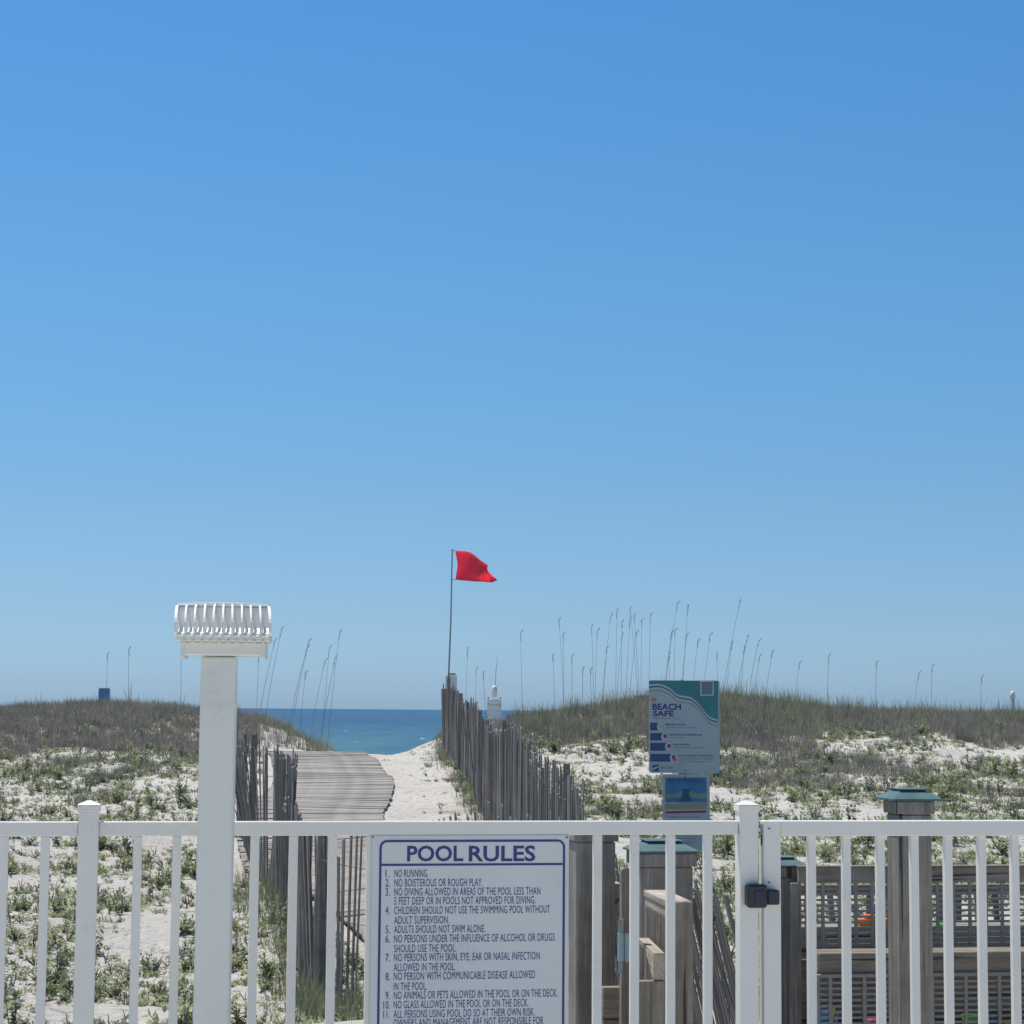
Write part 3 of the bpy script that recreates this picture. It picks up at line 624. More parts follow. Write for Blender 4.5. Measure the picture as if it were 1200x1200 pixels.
toy('toy_bucket', 'blue sand bucket low behind the lattice near its left end', 'bucket', 966, 1214, LD+.02, bucket(.05, .068, .10), M['cyan'])
toy('toy_scoop', 'yellow toy scoop leaning by the blue bucket', 'toy', 974, 1214, LD-.09, lambda b: (b.bbox(-.02, .025, -.02, .02, 0, .05, .006), b.tube([(0, 0, .05), (.02, 0, .13)], .006, 8)), M['yellow'], .5)
toy('toy_truck', 'pink and white low toy truck under the ledge by the tallest post', 'toy', 1022, 1214, LD+.02, lambda b: (b.bbox(-.06, .06, -.03, .03, .012, .045, .005), b.bbox(-.02, .04, -.025, .025, .0455, .08, .006), b.tube([(-.035, -.035, .012), (-.035, .035, .012)], .012, 10), b.tube([(.035, -.035, .012), (.035, .035, .012)], .012, 10)), M['pink'], .4)
toy('toy_pail', 'small green pail low behind the lattice right of the tallest post', 'bucket', 1140, 1214, LD, bucket(.035, .05, .085), M['green'])
toy('toy_mold', 'light blue sand mould behind the lattice near the right edge', 'toy', 1161, 1214, LD-.04, lambda b: (b.lathe((0, 0, 0), [(.045, 0), (.04, .05), (.02, .08), (.006, .095)], 10)), M['cyan'])
toy('toy_rake', 'yellow toy rake lying behind the lattice near the right edge', 'toy', 1176, 1214, LD-.08, lambda b: (b.tube([(-.06, 0, .02), (.05, .01, .07)], .007, 8), b.bbox(-.085, -.055, -.035, .035, .004, .03, .004)), M['yellow'], .3)

# ------------------------------------------------------------------ sand fences
def fence_run(name, label, pts, spacing, h0, near_n, postpx, rz_lean, wmul=1.0, thin=(0, 1, 1)):
    P = [at(a, c, d) for a, c, d in pts]; xs = np.array([p.x for p in P]); ys = np.array([p.y for p in P])
    seg = np.hypot(np.diff(xs), np.diff(ys)); s = np.concatenate([[0], np.cumsum(seg)])
    root = empty(name, (xs[-1], ys[-1], 0), 0, label, 'fence'); o0 = Vector((xs[-1], ys[-1], 0))
    meshes = []
    for k in range(10):
        b = MB(); wd = random.uniform(.017, .024)*wmul; h = 1.0
        tpt = random.uniform(-.008, .008)
        b.add([(-wd, -.004, 0), (wd, -.004, 0), (wd, .004, 0), (-wd, .004, 0), (-wd*.95, -.004, .5), (wd*.97, -.004, .5), (wd*.97, .004, .5), (-wd*.95, .004, .5),
               (-wd*.9, -.004, 1+tpt), (wd*.8, -.004, 1-tpt), (wd*.8, .004, 1-tpt), (-wd*.9, .004, 1+tpt)],
              [(3, 2, 1, 0), (0, 1, 5, 4), (1, 2, 6, 5), (2, 3, 7, 6), (3, 0, 4, 7), (4, 5, 9, 8), (5, 6, 10, 9), (6, 7, 11, 10), (7, 4, 8, 11), (8, 9, 10, 11)])
        m_ = b.mesh('slat'); m_.materials.append(M['slat']); meshes.append(m_)
    q = []; d = s[-1]
    while d > 0: q.append(d); d -= spacing*random.uniform(.85, 1.18)*(thin[1] if len(q) < thin[0] else 1)
    far = MB(); lean = 0; tops = []
    for i, d in enumerate(q):
        x = float(np.interp(d, s, xs)); y = float(np.interp(d, s, ys)); k = min(int(np.searchsorted(s, d)), len(s)-1); k = max(k, 1)
        yaw = math.atan2(ys[k]-ys[k-1], xs[k]-xs[k-1]); z = gz1(x, y)-.05
        lx, ly = rz_lean(x, y); lx += random.gauss(0, .005); ly += random.gauss(0, .03)
        if random.random() < .025: lx += random.choice((-.10, .10))
        h = h0(x, y)*random.gauss(1, .032)*(.88 if random.random() < .09 else 1)+.05
        if random.random() < .07: continue
        rot = (Vector((0, 0, 1)).rotation_difference(Vector((lx, ly, 1)).normalized()).to_matrix() @ Matrix.Rotation(yaw+random.gauss(0, .12), 3, 'Z')).to_euler()
        x += random.gauss(0, .003)
        if i < near_n: place('slat', random.choice(meshes), root, (x-o0.x, y-o0.y, z), rot, (thin[2] if i < thin[0] else 1, 1, h))
        else:
            Mx = Matrix.Translation((x-o0.x, y-o0.y, z)) @ rot.to_matrix().to_4x4()
            wd = .019*wmul; far.box(-wd, wd, -.004, .004, 0, h, Mx)
    if far.v: far.build('slat_run', M['slat'], root, kind='stuff')
    for fr in (.18, .5, .82):
        b = MB(); pts_ = []
        for d in np.arange(0, s[-1], .35):
            x = float(np.interp(d, s, xs)); y = float(np.interp(d, s, ys)); lx, ly = rz_lean(x, y); hh = h0(x, y)*fr
            k = max(1, min(int(np.searchsorted(s, d)), len(s)-1)); yaw = math.atan2(ys[k]-ys[k-1], xs[k]-xs[k-1])
            off = Vector((lx*hh, ly*hh, 0))
            pts_.append((x-o0.x+off.x, y-o0.y+off.y, gz1(x, y)+hh+random.gauss(0, .012)))
        b.tube(pts_, .0025, 4); b.build('wire', M['wire'], root)
    for (d, hh, r_) in postpx:
        x = float(np.interp(d, ys[::-1] if ys[0] > ys[-1] else ys, xs[::-1] if ys[0] > ys[-1] else xs)); z = gz1(x, d)
        b = MB(); b.tube([(0, 0, -.2), (random.uniform(-.02, .02), 0, hh*.5), (random.uniform(-.03, .03), 0, hh)], [r_, r_*.97, r_*.93], 10); o = b.build('stake', M['wood'], root); o.location = (x-o0.x, d-o0.y, z)
    return root
def leanR(x, y):
    t = max(0, min(1, (14-y)/4)); return (-.24*t, .0)
rpts = [(519, 884, 36.5), (528, 897, 33), (540, 915, 30), (560, 945, 25), (578, 975, 21.5), (600, 1002, 18.5), (640, 1060, 16), (661, 1100, 14.8), (678, 1150, 13.6), (715, 1205, 12.5), (775, 1270, 11.2), (880, 1305, 9.9), (920, 1310, 9.6)]
def hR(x, y): return 1.12 if y > 13 else 1.02
fence_run('sand_fence', 'long weathered slat sand fence right of the sandy path', rpts, .050, hR, 300, [(35.6, 1.2, .05), (33.6, 1.3, .03), (30.4, 1.22, .035), (24.3, 1.2, .028), (19.6, 1.22, .025), (14.9, 1.2, .028)], leanR, .85, (75, .72, .62))
lpts = [(262, 984, 22.8), (285, 992, 22), (300, 1018, 19.8), (313, 1043, 18.3), (328, 1072, 16.9), (340, 1110, 15.2), (360, 1160, 13.6), (395, 1176, 13.1), (425, 1190, 12.8), (520, 1230, 11.8), (640, 1300, 10.2)]
def leanL(x, y): return (.07*math.sin(y*2.1)-.05*math.sin(x*7) - (.10 if x < -2.1 else 0), -.03) if y > 14.6 else (.05*math.sin(x*6.5+.5), -.03)
def hL(x, y): return 1.22 if y > 15 else 1.07
fence_run('sand_fence', 'leaning slat sand fence left of the plank path behind the hooded post', lpts, .058, hL, 230, [(20.6, 1.28, .035), (17.4, 1.2, .035), (14.9, .86, .035), (13.75, .98, .04), (13.35, 1.04, .045)], leanL, .8, (52, .95, .55))

# ------------------------------------------------------------------ plank path
pw = empty('plank_path', (float(PX[0]), float(PY[0]), 0), 0, 'curving path of grey planks climbing over the sand to the gap', 'boardwalk')
pm_ = []
for k in range(8):
    b = MB(); L_ = .80*random.uniform(.99, 1.01); wd = .0735
    b.add([(-L_, -wd, -.02), (L_, -wd, -.02), (L_, wd, -.02), (-L_, wd, -.02), (-L_, -wd, .0), (L_, -wd*random.uniform(.92, 1), .0), (L_, wd, 0), (-L_, wd*random.uniform(.92, 1), 0), (-L_, -wd, .0)],
          [(3, 2, 1, 0), (4, 5, 6, 7), (0, 1, 5, 4), (1, 2, 6, 5), (2, 3, 7, 6), (3, 0, 4, 7)])
    m_ = b.mesh('plank'); m_.materials.append(M['plank']); pm_.append(m_)
qx, qy = path_pts(.150)
for i in range(1, len(qx)-1):
    tx, ty = qx[i+1]-qx[i-1], qy[i+1]-qy[i-1]; yaw = math.atan2(ty, tx)-math.pi/2 + random.gauss(0, .005)
    nx_, ny_ = math.cos(yaw), math.sin(yaw)
    za, zb2_ = gz1(qx[i]-nx_*.6, qy[i]-ny_*.6), gz1(qx[i]+nx_*.6, qy[i]+ny_*.6); zf, zr = gz1(qx[i], qy[i]-.2), gz1(qx[i], qy[i]+.2)
    roll = math.atan2(zb2_-za, 1.2); pit = math.atan2(zr-zf, .4)
    off = random.gauss(0, .006)
    place('plank', pm_[i % 8], pw, (qx[i]-float(PX[0])+off, qy[i]-float(PY[0]), (za+zb2_+zf+zr)/4+.045+random.gauss(0, .0022)), (pit+random.gauss(0, .012), -roll+random.gauss(0, .004), yaw))

# ------------------------------------------------------------------ flag, board on post, markers
FD = 36.3
fb = at(529, 862, FD); sc = FD/FPX
fp = empty('notice_post', (fb.x, fb.y, gz1(fb.x, fb.y)), 0, 'wooden post at the fence end carrying a small white notice board', 'post')
zg0 = gz1(fb.x, fb.y)
b = MB(); b.tube([(0, 0, -.2), (0, 0, at(529, 789, FD).z-zg0)], .062, 10); b.build('timber', M['wood'], fp)
nb = MB(); nb.bbox(-.115, .09, -.085, -.072, at(527, 813.5, FD).z-zg0, at(527, 791, FD).z-zg0, .003); nbo = nb.build('notice_board', M['hood'], fp)
b = MB(); zt_n = at(527, 793.5, FD).z-zg0
for i in range(8):
    zz = zt_n-.018-i*.036; b.add([(-.095, -.0865, zz), (.06-random.random()*.05, -.0865, zz), (.06-random.random()*.05, -.0865, zz+.006), (-.095, -.0865, zz+.006)], [(0, 1, 2, 3)])
b.build('print_lines', M['pgrey'], nbo, fix=False)
fl = empty('red_flag', at(525, 812, FD-.1), 0, 'red warning flag with torn fly end on a thin leaning pole', 'flag')
o0 = at(525, 812, FD-.1)
b = MB(); tp = at(530, 643.5, FD-.1)-o0; b.tube([(0, 0, -.4), (0, 0, 0), tp*.5+Vector((.012, 0, 0)), tp], [.016, .016, .013, .011], 8); b.build('pole', M['steel'], fl)
# cloth outline from hoist to fly, waved in depth
def cl(px, py): return at(px, py, FD-.1)-o0
top = [(533.3, 645.2), (538, 645.6), (545, 645.6), (551, 647), (557, 651), (563, 656.5), (569, 660.5), (572, 662.5), (570.5, 665.5), (571, 668.5), (576, 674), (582.8, 679)]
bot = [(534, 679), (539, 680), (545, 680.6), (551, 681.2), (556, 681.8), (561, 682), (566, 682), (569, 682), (571, 682), (574, 682.3), (577.5, 682.3), (579, 681.8)]
hoist_in = [0, .8, 1.6, 2.2, 2.4, 2, 1.2, .3, 0]
n_t = 9; b = MB(); vs = []; fsx = []
rowsn = len(top)
for i in range(rowsn):
    for j in range(n_t):
        t = j/(n_t-1); px = top[i][0]*(1-t)+bot[i][0]*t + hoist_in[j]*max(0, 1-i/3); py = top[i][1]*(1-t)+bot[i][1]*t
        c = cl(px, py); u = i/(rowsn-1); c.y += .10*math.sin(u*7+t*2.2)*u**.5 + .05*math.sin(u*15-t*3)*u - .05*u; vs.append(c)
for i in range(rowsn-1):
    for j in range(n_t-1): a_ = i*n_t+j; fsx.append((a_, a_+n_t, a_+n_t+1, a_+1))
b.add(vs, fsx); b.smooth = True; ob = b.build('cloth', M['red'], fl); so_ = ob.modifiers.new('thick', 'SOLIDIFY'); so_.thickness = .004
b = MB(); b.tube([cl(530, 645), cl(533.5, 645.4)], .006, 5); b.tube([cl(529, 679), cl(534.2, 679)], .006, 5); b.build('tie', M['steel'], fl)
# marker with white domed top
MD = 44.0; mb_ = at(579, 850, MD); sc = MD/FPX
mk = empty('beach_marker', (mb_.x, mb_.y, gz1(mb_.x, mb_.y)), 0, 'white domed marker above a pale slatted board right of the flag', 'marker'); zg1 = gz1(mb_.x, mb_.y)
def mz(py): return at(579, py, MD).z-zg1
b = MB(); b.lathe((0, 0, 0), [(.055, mz(817)), (.06, mz(810)), (.062, mz(807)), (.045, mz(804.5)), (.02, mz(803.4)), (.002, mz(803))], 14); b.smooth = True; b.build('dome', M['hood'], mk)
for i in range(5):
    b = MB(); z_ = mz(819.5+i*4.6); b.bbox(-.15, .15, -.02, .02, z_-.074, z_, .004); b.build('slat', [M['hood'], M['sign']][i in (1,)], mk)
for x in (-.13, .13):
    b = MB(); b.bbox(x-.015, x+.015, .021, .05, -.1, mz(817), .003); b.build('leg', M['lattice'], mk)
b = MB(); b.tube([(.02, 0, mz(805)), (.03, 0, mz(786)), (.06, 0, mz(770))], [.006, .005, .003], 5); b.build('whip', M['steel'], mk)
M2 = 42.5; m2 = at(1187, 836, M2); mk2 = empty('beach_marker', (m2.x, m2.y, gz1(m2.x, m2.y)), 0, 'small white domed marker half hidden in ridge grass at far right', 'marker'); zg1 = gz1(m2.x, m2.y)
def mz(py): return at(1187, py, M2).z-zg1
b = MB(); b.lathe((0, 0, 0), [(.055, mz(818)), (.05, mz(814)), (.04, mz(811)), (.02, mz(810)), (.002, mz(809.5))], 14); b.smooth = True; b.build('dome', M['hood'], mk2)
b = MB(); b.bbox(-.035, .035, -.03, .03, -.1, mz(818), .003); b.build('post', M['sign'], mk2)
# blue box
BD = 45.0; bb = at(121.7, 836, BD); bx = empty('blue_bin', (bb.x, bb.y, gz1(bb.x, bb.y)), .1, 'small blue bin standing behind the left dune ridge', 'bin'); zg1 = gz1(bb.x, bb.y)
def mz(py): return at(121.7, py, BD).z-zg1
b = MB(); b.bbox(-.118, .118, -.12, .12, mz(831), mz(807.5), .012); b.build('body', M['bluebox'], bx)
b = MB(); b.bbox(-.112, .112, -.115, .115, mz(807.3), mz(805.6), .006); b.build('lid', M['pale'], bx)
b = MB(); b.bbox(-.05, .05, -.04, .04, -.2, mz(828.1), .004); b.build('stand', M['wood'], bx)

# ------------------------------------------------------------------ beach safety signs
GD = 13.4; g0 = at(801, 1000, GD)
bsn = empty('beach_safety_sign', (g0.x, g0.y, 0), 0, 'teal and grey beach safe sign listing the hazard flags', 'sign')
def gp(px, py):   # sign-plane coordinates
    p = at(px, py, GD); return (p.x-g0.x, p.z)
x0, z1_ = gp(760.5, 797); x1_, _ = gp(843, 795); _, z0_ = gp(802, 906)
b = MB(); o_ = rrect(x0, x1_, z0_, z1_, .016, 5); b.prism(o_, -.002, .002); b.build('panel', M['bface'], bsn)
b = MB(); ring(b, x0+.001, x1_-.001, z0_+.001, z1_-.001, .015, .004, -.0026); b.build('rim', M['pale'], bsn, fix=False)
def poly(name, pts, mat, y=-.0030, parent=bsn, q=gp):
    b = MB(); c = [q(*p) for p in pts]; b.add([(a, y, z) for a, z in c], [tuple(range(len(c)))]); return b.build(name, mat, parent, fix=False)
# shore line: list from left to right (740+x/10, 780+y/10)
sh = [(20.5, 23.5), (25, 23), (30, 22.5), (35, 23), (40, 25), (45, 27.5), (48, 30), (52, 34), (57, 36), (63, 37), (69, 38), (72, 40), (76, 43), (79, 46), (82, 50), (85, 54), (88, 58), (92, 61.5), (96, 63), (100, 64), (101.5, 67)]
S_ = [(740+a, 780+c) for a, c in sh]
topc = [(762, 799), (764, 797.6), (838, 796.4), (841, 798)]
def strip(name, off0, off1, mat, y):
    b = MB(); vs = []; 
    for a, c in S_:
        p = gp(a, c+off0); r_ = gp(a, c+off1); vs += [(p[0], y, p[1]), (r_[0], y, r_[1])]
    b.add(vs, [(2*i, 2*i+1, 2*i+3, 2*i+2) for i in range(len(S_)-1)]); b.build(name, mat, bsn, fix=False)
b = MB(); vs = []
for a, c in S_:
    p = gp(a, c); t_z = gp(a, 797.9)[1]; vs += [(p[0], -.0029, p[1]), (p[0], -.0029, t_z)]
b.add(vs, [(2*i, 2*i+1, 2*i+3, 2*i+2) for i in range(len(S_)-1)]); b.build('printed_sea', M['btop'], bsn, fix=False)
strip('wave_line', -1.2, .9, M['pale'], -.0032); strip('wave_line', 1.2, 2.6, M['pbar'], -.0032); strip('wave_line', 3.2, 4.2, M['pale'], -.0032); strip('wave_line', 6.2, 7.0, M['pgrey'], -.0031)
poly('blank_square', [(820.5, 815.5), (836.5, 815.2), (836.3, 797.3), (820.5, 797.6)], M['pale'], -.0034); poly('blank_square', [(822, 814), (835, 813.7), (835, 799), (822, 799.2)], M['pgrey'], -.0036)
poly('sun_mark', [(763.8, 822.5), (767, 822.3), (769.5, 820), (767.5, 817.5), (764, 817.5)], M['porg'], -.0034)
def gtext(name, body, xa, xb, yb, yt, mat, bold=.01, parent=bsn, caps=True):
    a = gp(xa, yb); c = gp(xb, yt); return text_on(parent, name, body, a[0], c[0], a[1], c[1], -.0034, mat, bold, caps=caps)
gtext('lettering', 'BEACH', 764.5, 798, 831.5, 824.6, M['navy'], .03); gtext('lettering', 'SAFE', 765, 789.5, 839, 833, M['navy'], .03)
gtext('small_lettering', 'KNOW BEFORE YOU GO', 765.5, 798, 842.5, 841, M['pgrey'], 0)
rows = [(847, 856, 771, 'MEDIUM HAZARD', 'Moderate surf and/or currents', 779.5, 803.5, 814, 'pyel'), (859, 867.7, 776, 'DANGEROUS MARINE LIFE', 'Marine pests', 784.5, 823, 803, 'pred'), (870.5, 879.8, 780.5, 'HIGH HAZARD', 'High surf and/or strong currents', 789, 809, 826, 'pred'), (883.5, 892.5, 786, 'WATER CLOSED TO THE PUBLIC', 'Entering the water is unlawful', 795, 835.5, 836, 'pred')]
for (ya, yb, xr, t1, t2, xt, xe1, xe2, fc) in rows:
    xL = 761.8+(ya-847)*.01
    poly('blue_bar', [(xL, yb), (xr, yb), (xr-1.4, ya+4), (xr+.3, ya), (xL, ya)], M['pbar'], -.0034)
    poly('flag_backing', [(xr-.2, yb), (xr+5.5, yb-.6), (xr+6, ya+.4), (xr+.6, ya), (xr-1.2, ya+4)], M['pale'], -.0033)
    poly('printed_flag', [(xr+1.6, ya+6), (xr+6, ya+5.6), (xr+5, ya+3.8), (xr+5.6, ya+1.6), (xr+1.4, ya+1.6)], M[fc], -.0036)
    if ya > 880: poly('printed_flag', [(xr+2.6, ya+8), (xr+7, ya+7.6), (xr+6.4, ya+6.2), (xr+2.4, ya+6.3)], M[fc], -.0036)
    gtext('lettering', t1, xt, xe1, ya+2.9, ya+1.1, M['navy'], .01); gtext('small_lettering', t2, xt+1, xe2, ya+6.2, ya+4.6, M['pgrey'], 0)
gtext('small_lettering', 'by law and may result in a fine', 796, 833, 893, 891.4, M['pgrey'], 0)
poly('emblem', [(764.5, 904), (772, 904), (772, 896), (764.5, 896.5)], M['pbar'], -.0034); poly('emblem_wave', [(765, 902.5), (771.5, 899), (771.5, 897.6), (765, 900)], M['pale'], -.0036)
gtext('small_lettering', 'Be safe', 775, 788, 900.5, 898, M['pgrey'], .01)
for (x, y) in ((799, 795.6+1.4), (802.8, 903.2)):
    a, z = gp(x, y); b = MB(); b.tube([(a, -.004, z), (a, .004, z)], .005, 8); b.build('bolt', M['black'], bsn)
zpost = gz1(g0.x, g0.y)
b = MB(); b.bbox(-.03, .03, .0042, .045, zpost-.2, z1_-.01, .003); b.build('sign_post', M['steel'], bsn)
rcs = empty('rip_current_sign', (g0.x, g0.y-.006, 0), 0, 'smaller blue rip currents sign mounted under the beach safe sign', 'sign')
x0, zt3 = gp(776.3, 907.2); x1_, zb3 = gp(831.7, 997)
b = MB(); b.prism(rrect(x0, x1_, zb3, zt3, .012, 4), -.002, .002); b.build('panel', M['bface'], rcs)
kw = dict(parent=rcs)
poly('printed_sea', [(779.5, 940), (828, 940), (828, 911), (779.5, 911)], M['pblue'], -.0028, rcs); 
poly('printed_current', [(779.5, 936), (795, 935), (803, 931), (812, 935), (828, 936), (828, 930), (815, 929), (808, 925), (800, 925), (793, 930), (779.5, 931)], M['pgreen'], -.0030, rcs)
poly('printed_current', [(795, 939), (799, 934), (800, 928), (797, 925), (811, 925), (807, 928), (808, 934), (812, 939)], M['pbar'], -.0032, rcs)
poly('printed_sand', [(779.5, 948.5), (828, 948), (828, 940), (815, 941), (802, 940), (790, 942), (779.5, 941.5)], M['psand'], -.0032, rcs)
poly('red_band', [(780, 953.2), (827.5, 952.3), (827.5, 949.8), (780, 950.8)], M['pred'], -.0032, rcs)
gtext('lettering', 'RIP CURRENTS', 783, 824, 916.3, 912.8, M['navy'], .02, rcs)
gtext('small_lettering', 'Break the Grip of the Rip', 786, 820, 918.8, 917.4, M['navy'], 0, rcs)
for i in range(8):
    yy = 956+i*5; gtext('small_lettering', ['If caught in a rip current', 'Relax and float', 'Do not swim against the current', 'Swim parallel to shore', 'then back at an angle', 'Call or wave for help', 'Stay with a lifeguard', 'Never swim alone'][i], 781, 781+[40, 26, 44, 34, 36, 34, 33, 28][i], yy+1.8, yy, M['pgrey'], .005, rcs)
a, z = gp(803, 909.8); b = MB(); b.tube([(a, -.004, z), (a, .003, z)], .005, 8); b.build('bolt', M['black'], rcs)

# ------------------------------------------------------------------ vegetation
def blade(b, p, h, w, lean, bend, az, seg=3):
    d = Vector((math.cos(az), math.sin(az), 0)); sd = Vector((-d.y, d.x, 0)); vs = []
    for i in range(seg+1):
        t = i/seg; c = Vector(p) + d*(lean*t*h + bend*t*t*h) + Vector((0, 0, h*t*(1-.25*bend*t))); ww = w*(1-t)**.7+.0006
        vs += [c-sd*ww, c+sd*ww]
    b.add(vs, [(2*i, 2*i+1, 2*i+3, 2*i+2) for i in range(seg)])
def leaf(b, p, dirv, l, w, up):
    d = dirv.normalized(); s = d.cross(up); s = (s if s.length > .05 else Vector((1, 0, 0))).normalized()
    n_ = s.cross(d)
    b.add([p, p+d*l*.45+s*w-n_*w*.3, p+d*l-n_*l*.08, p+d*l*.45-s*w-n_*w*.3], [(0, 1, 2, 3)])
def plant_proto(kind, rs):
    """leafy dune plant about one unit tall; returns (leaves MB, stems MB)"""
    rd = random.Random(rs); lv, st = MB(), MB()
    ns = {'bush': 11, 'upright': 5, 'low': 10}[kind]
    for i in range(ns):
        az = rd.uniform(0, 6.28); el = {'bush': rd.uniform(.5, 1.4), 'upright': rd.uniform(1.0, 1.5), 'low': rd.uniform(.15, .8)}[kind]
        L_ = {'bush': rd.uniform(.6, 1.05), 'upright': rd.uniform(.6, 1.1), 'low': rd.uniform(.5, 1.1)}[kind]
        d = Vector((math.cos(az)*math.cos(el), math.sin(az)*math.cos(el), math.sin(el))); b0 = Vector((rd.uniform(-.12, .12), rd.uniform(-.12, .12), -.05))
        p1 = b0+d*L_*.5; p2 = b0+d*L_+Vector((0, 0, -.06*L_ if kind == 'low' else .06))
        st.tube([b0, p1, p2], [.016, .012, .006], 4, False)
        nl = {'bush': 16, 'upright': 13, 'low': 10}[kind]
        for j in range(nl):
            t = rd.uniform(.22, 1.02); p = b0.lerp(p2, t); a2 = rd.uniform(0, 6.28); e2 = rd.uniform(-.1, 1.1)
            dd = Vector((math.cos(a2)*math.cos(e2), math.sin(a2)*math.cos(e2), math.sin(e2)))
            leaf(lv, p, dd, rd.uniform(.13, .25), rd.uniform(.035, .075), Vector((rd.uniform(-.5, .5), rd.uniform(-.5, .5), 1)))
    return lv, st
def tuft_proto(rs, nb, h, spread=.12, w=.006):
    rd = random.Random(rs); b = MB()
    for i in range(nb):
        az = rd.uniform(0, 6.28); r_ = rd.uniform(0, spread)
        blade(b, (r_*math.cos(az+1), r_*math.sin(az+1), -.03), h*rd.uniform(.45, 1), w*rd.uniform(.7, 1.3), rd.uniform(.0, .35), rd.uniform(0, .45), az, 2)
    return b
def arr(b): return np.array(b.v, float), b.f
def scatter(name, protos, pos, scl, mat, label, kind='stuff', parent=None):
    """protos: list of MB; pos (n,3); scl (n,) -> one joined mesh"""
    VS, FS, off = [], [], 0
    A_ = [(np.array(p.v, float), np.array(p.f, np.int64)) for p in protos]
    idx = rng.integers(0, len(A_), len(pos)); ang_ = rng.uniform(0, 6.283, len(pos))
    for i in range(len(pos)):
        v, f = A_[idx[i]]; c, s = math.cos(ang_[i]), math.sin(ang_[i])
        w_ = v*scl[i]; VS.append(np.stack([w_[:, 0]*c-w_[:, 1]*s, w_[:, 0]*s+w_[:, 1]*c, w_[:, 2]], 1)+pos[i]); FS.append(f+off); off += len(v)
    V = np.concatenate(VS).astype(np.float32); F = np.concatenate(FS).astype(np.int32)
    me = bpy.data.meshes.new(name); me.vertices.add(len(V)); me.vertices.foreach_set('co', V.ravel()); me.loops.add(F.size)
    me.loops.foreach_set('vertex_index', F.ravel()); me.polygons.add(len(F)); me.polygons.foreach_set('loop_start', np.arange(0, F.size, 4, dtype=np.int32)); me.update(calc_edges=True)
    me.materials.append(mat); o = bpy.data.objects.new(name, me); COL.objects.link(o)
    if parent: o.parent = parent
    return tag(o, label, kind=kind)
FX, FY = np.array([at(*c).x for c in rpts]), np.array([c[2] for c in rpts])
LXx, LYy = np.array([at(*c).x for c in lpts]), np.array([c[2] for c in lpts])
def nf(x, y, s, k): return noise.noise((x*s, y*s, k))
def zone(x, y):
    """returns (leafy density, brush density) 0..1 at a ground point"""
    z = gz1(x, y); px, py = proj((x, y, z))
    fxr = float(np.interp(y, FY[::-1], FX[::-1])); d = float(path_dist(np.array([x]), np.array([y]))[0])
    if d < .95: return 0, 0
    pcx = float(np.interp(y, PY, PX))
    if pcx < x < fxr-.15: return (.05 if x > fxr-.6 else .004), 0
    if y < 11.5 and -1.6 < x < 1.2: return .2, 0
    n1 = nf(x, y, .45, 2.2); n2 = nf(x, y, 1.3, 5.1); lf = (.62+n1*1.1+n2*1.2)*(.78 if y > 21 else 1); br = 0
    if x < 0:
        edge = 32.2 + n1*2.2 + (1.4 if px > 150 else 0) + (2.0 if px > 290 else 0)
        if y > edge: br = 1.0; lf *= .3
        if px > 300 and y > 30: br *= .16 if y < 37.5 else .5; lf *= .35
        if n1*.7+n2 > .38 and y > 24: br = max(br, .4)
    else:
        lf += .12; edge = 35.0 + n1*3.0 - (2.5 if 760 < px < 960 else 0)
        if y > edge: br = 1.0; lf *= .3
        b2 = math.exp(-((py-905)/22)**2)*math.exp(-((px-950)/150)**2)*1.25 + n1*.6
        if b2 + n2*.9 > .5: br = max(br, min(.5, b2*.55)); lf *= .9
        if n1*.8+n2 > .40: br = max(br, .4)
    return max(0, min(1, lf)), br
def sample(nmax, ymin, ymax, which, wide=.30, prob=1.0, pw_=1.0):
    out = []
    ys = (rng.uniform(ymin**(1+pw_), ymax**(1+pw_), nmax))**(1/(1+pw_)); xs = rng.uniform(-1, 1, nmax)*(ys*wide+.8)
    for x, y in zip(xs, ys):
        a = zone(x, y)[which]
        if random.random() < a*prob: out.append((x, y))
    return np.array(out)
BAR = [('left of the left fence post', -999, 92), ('between fence post and hooded post', 115, 230), ('between hooded post and rules sign', 277, 430), ('above the rules sign', 430, 667),
       ('between rules sign and thick post', 667, 815), ('between thick post and latch', 815, 888), ('between latch and tallest wooden post', 888, 1040), ('right of the tallest wooden post', 1040, 2400), ('behind the left fence post', 92, 115), ('behind the hooded post', 230, 277)]
def where(px, py):
    for t, a, c in BAR:
        if a <= px < c: w_ = t; break
    if py < 880: r_ = 'near the crest'
    elif py < 925: r_ = 'midway up the dune'
    elif py < 962: r_ = 'just above the rail'
    elif py < 1040: r_ = 'below the rail'
    else: r_ = 'near the bottom'
    return w_, r_
protos = []
for k in range(9):
    kind = ('bush', 'upright', 'low')[k % 3]; lv, st = plant_proto(kind, 100+k)
    protos.append((kind, lv, st))
def combo(mbs):
    b = MB()
    for m_, mi in mbs: b.cur = mi; b.add(m_.v, m_.f)
    return b
LS = sample(23000, 9.5, 41, 0, prob=.68)
zz = gz(LS[:, 0], LS[:, 1]); sz = np.clip(rng.lognormal(math.log(.094), .45, len(LS)), .04, .27)*np.where(LS[:, 1] > 36, .7, 1.0)
scr = np.array([proj((x, y, z)) for (x, y), z in zip(LS, zz)])
vis = (scr[:, 0] > -10) & (scr[:, 0] < 1210) & (scr[:, 1] < 1215) & ~((scr[:, 0] > 430) & (scr[:, 0] < 690) & (scr[:, 1] > 965))
appar = sz/LS[:, 1]*vis; order = np.argsort(-appar)
NI = 300; ind = order[:NI]; rest = np.setdiff1d(np.arange(len(LS)), ind)
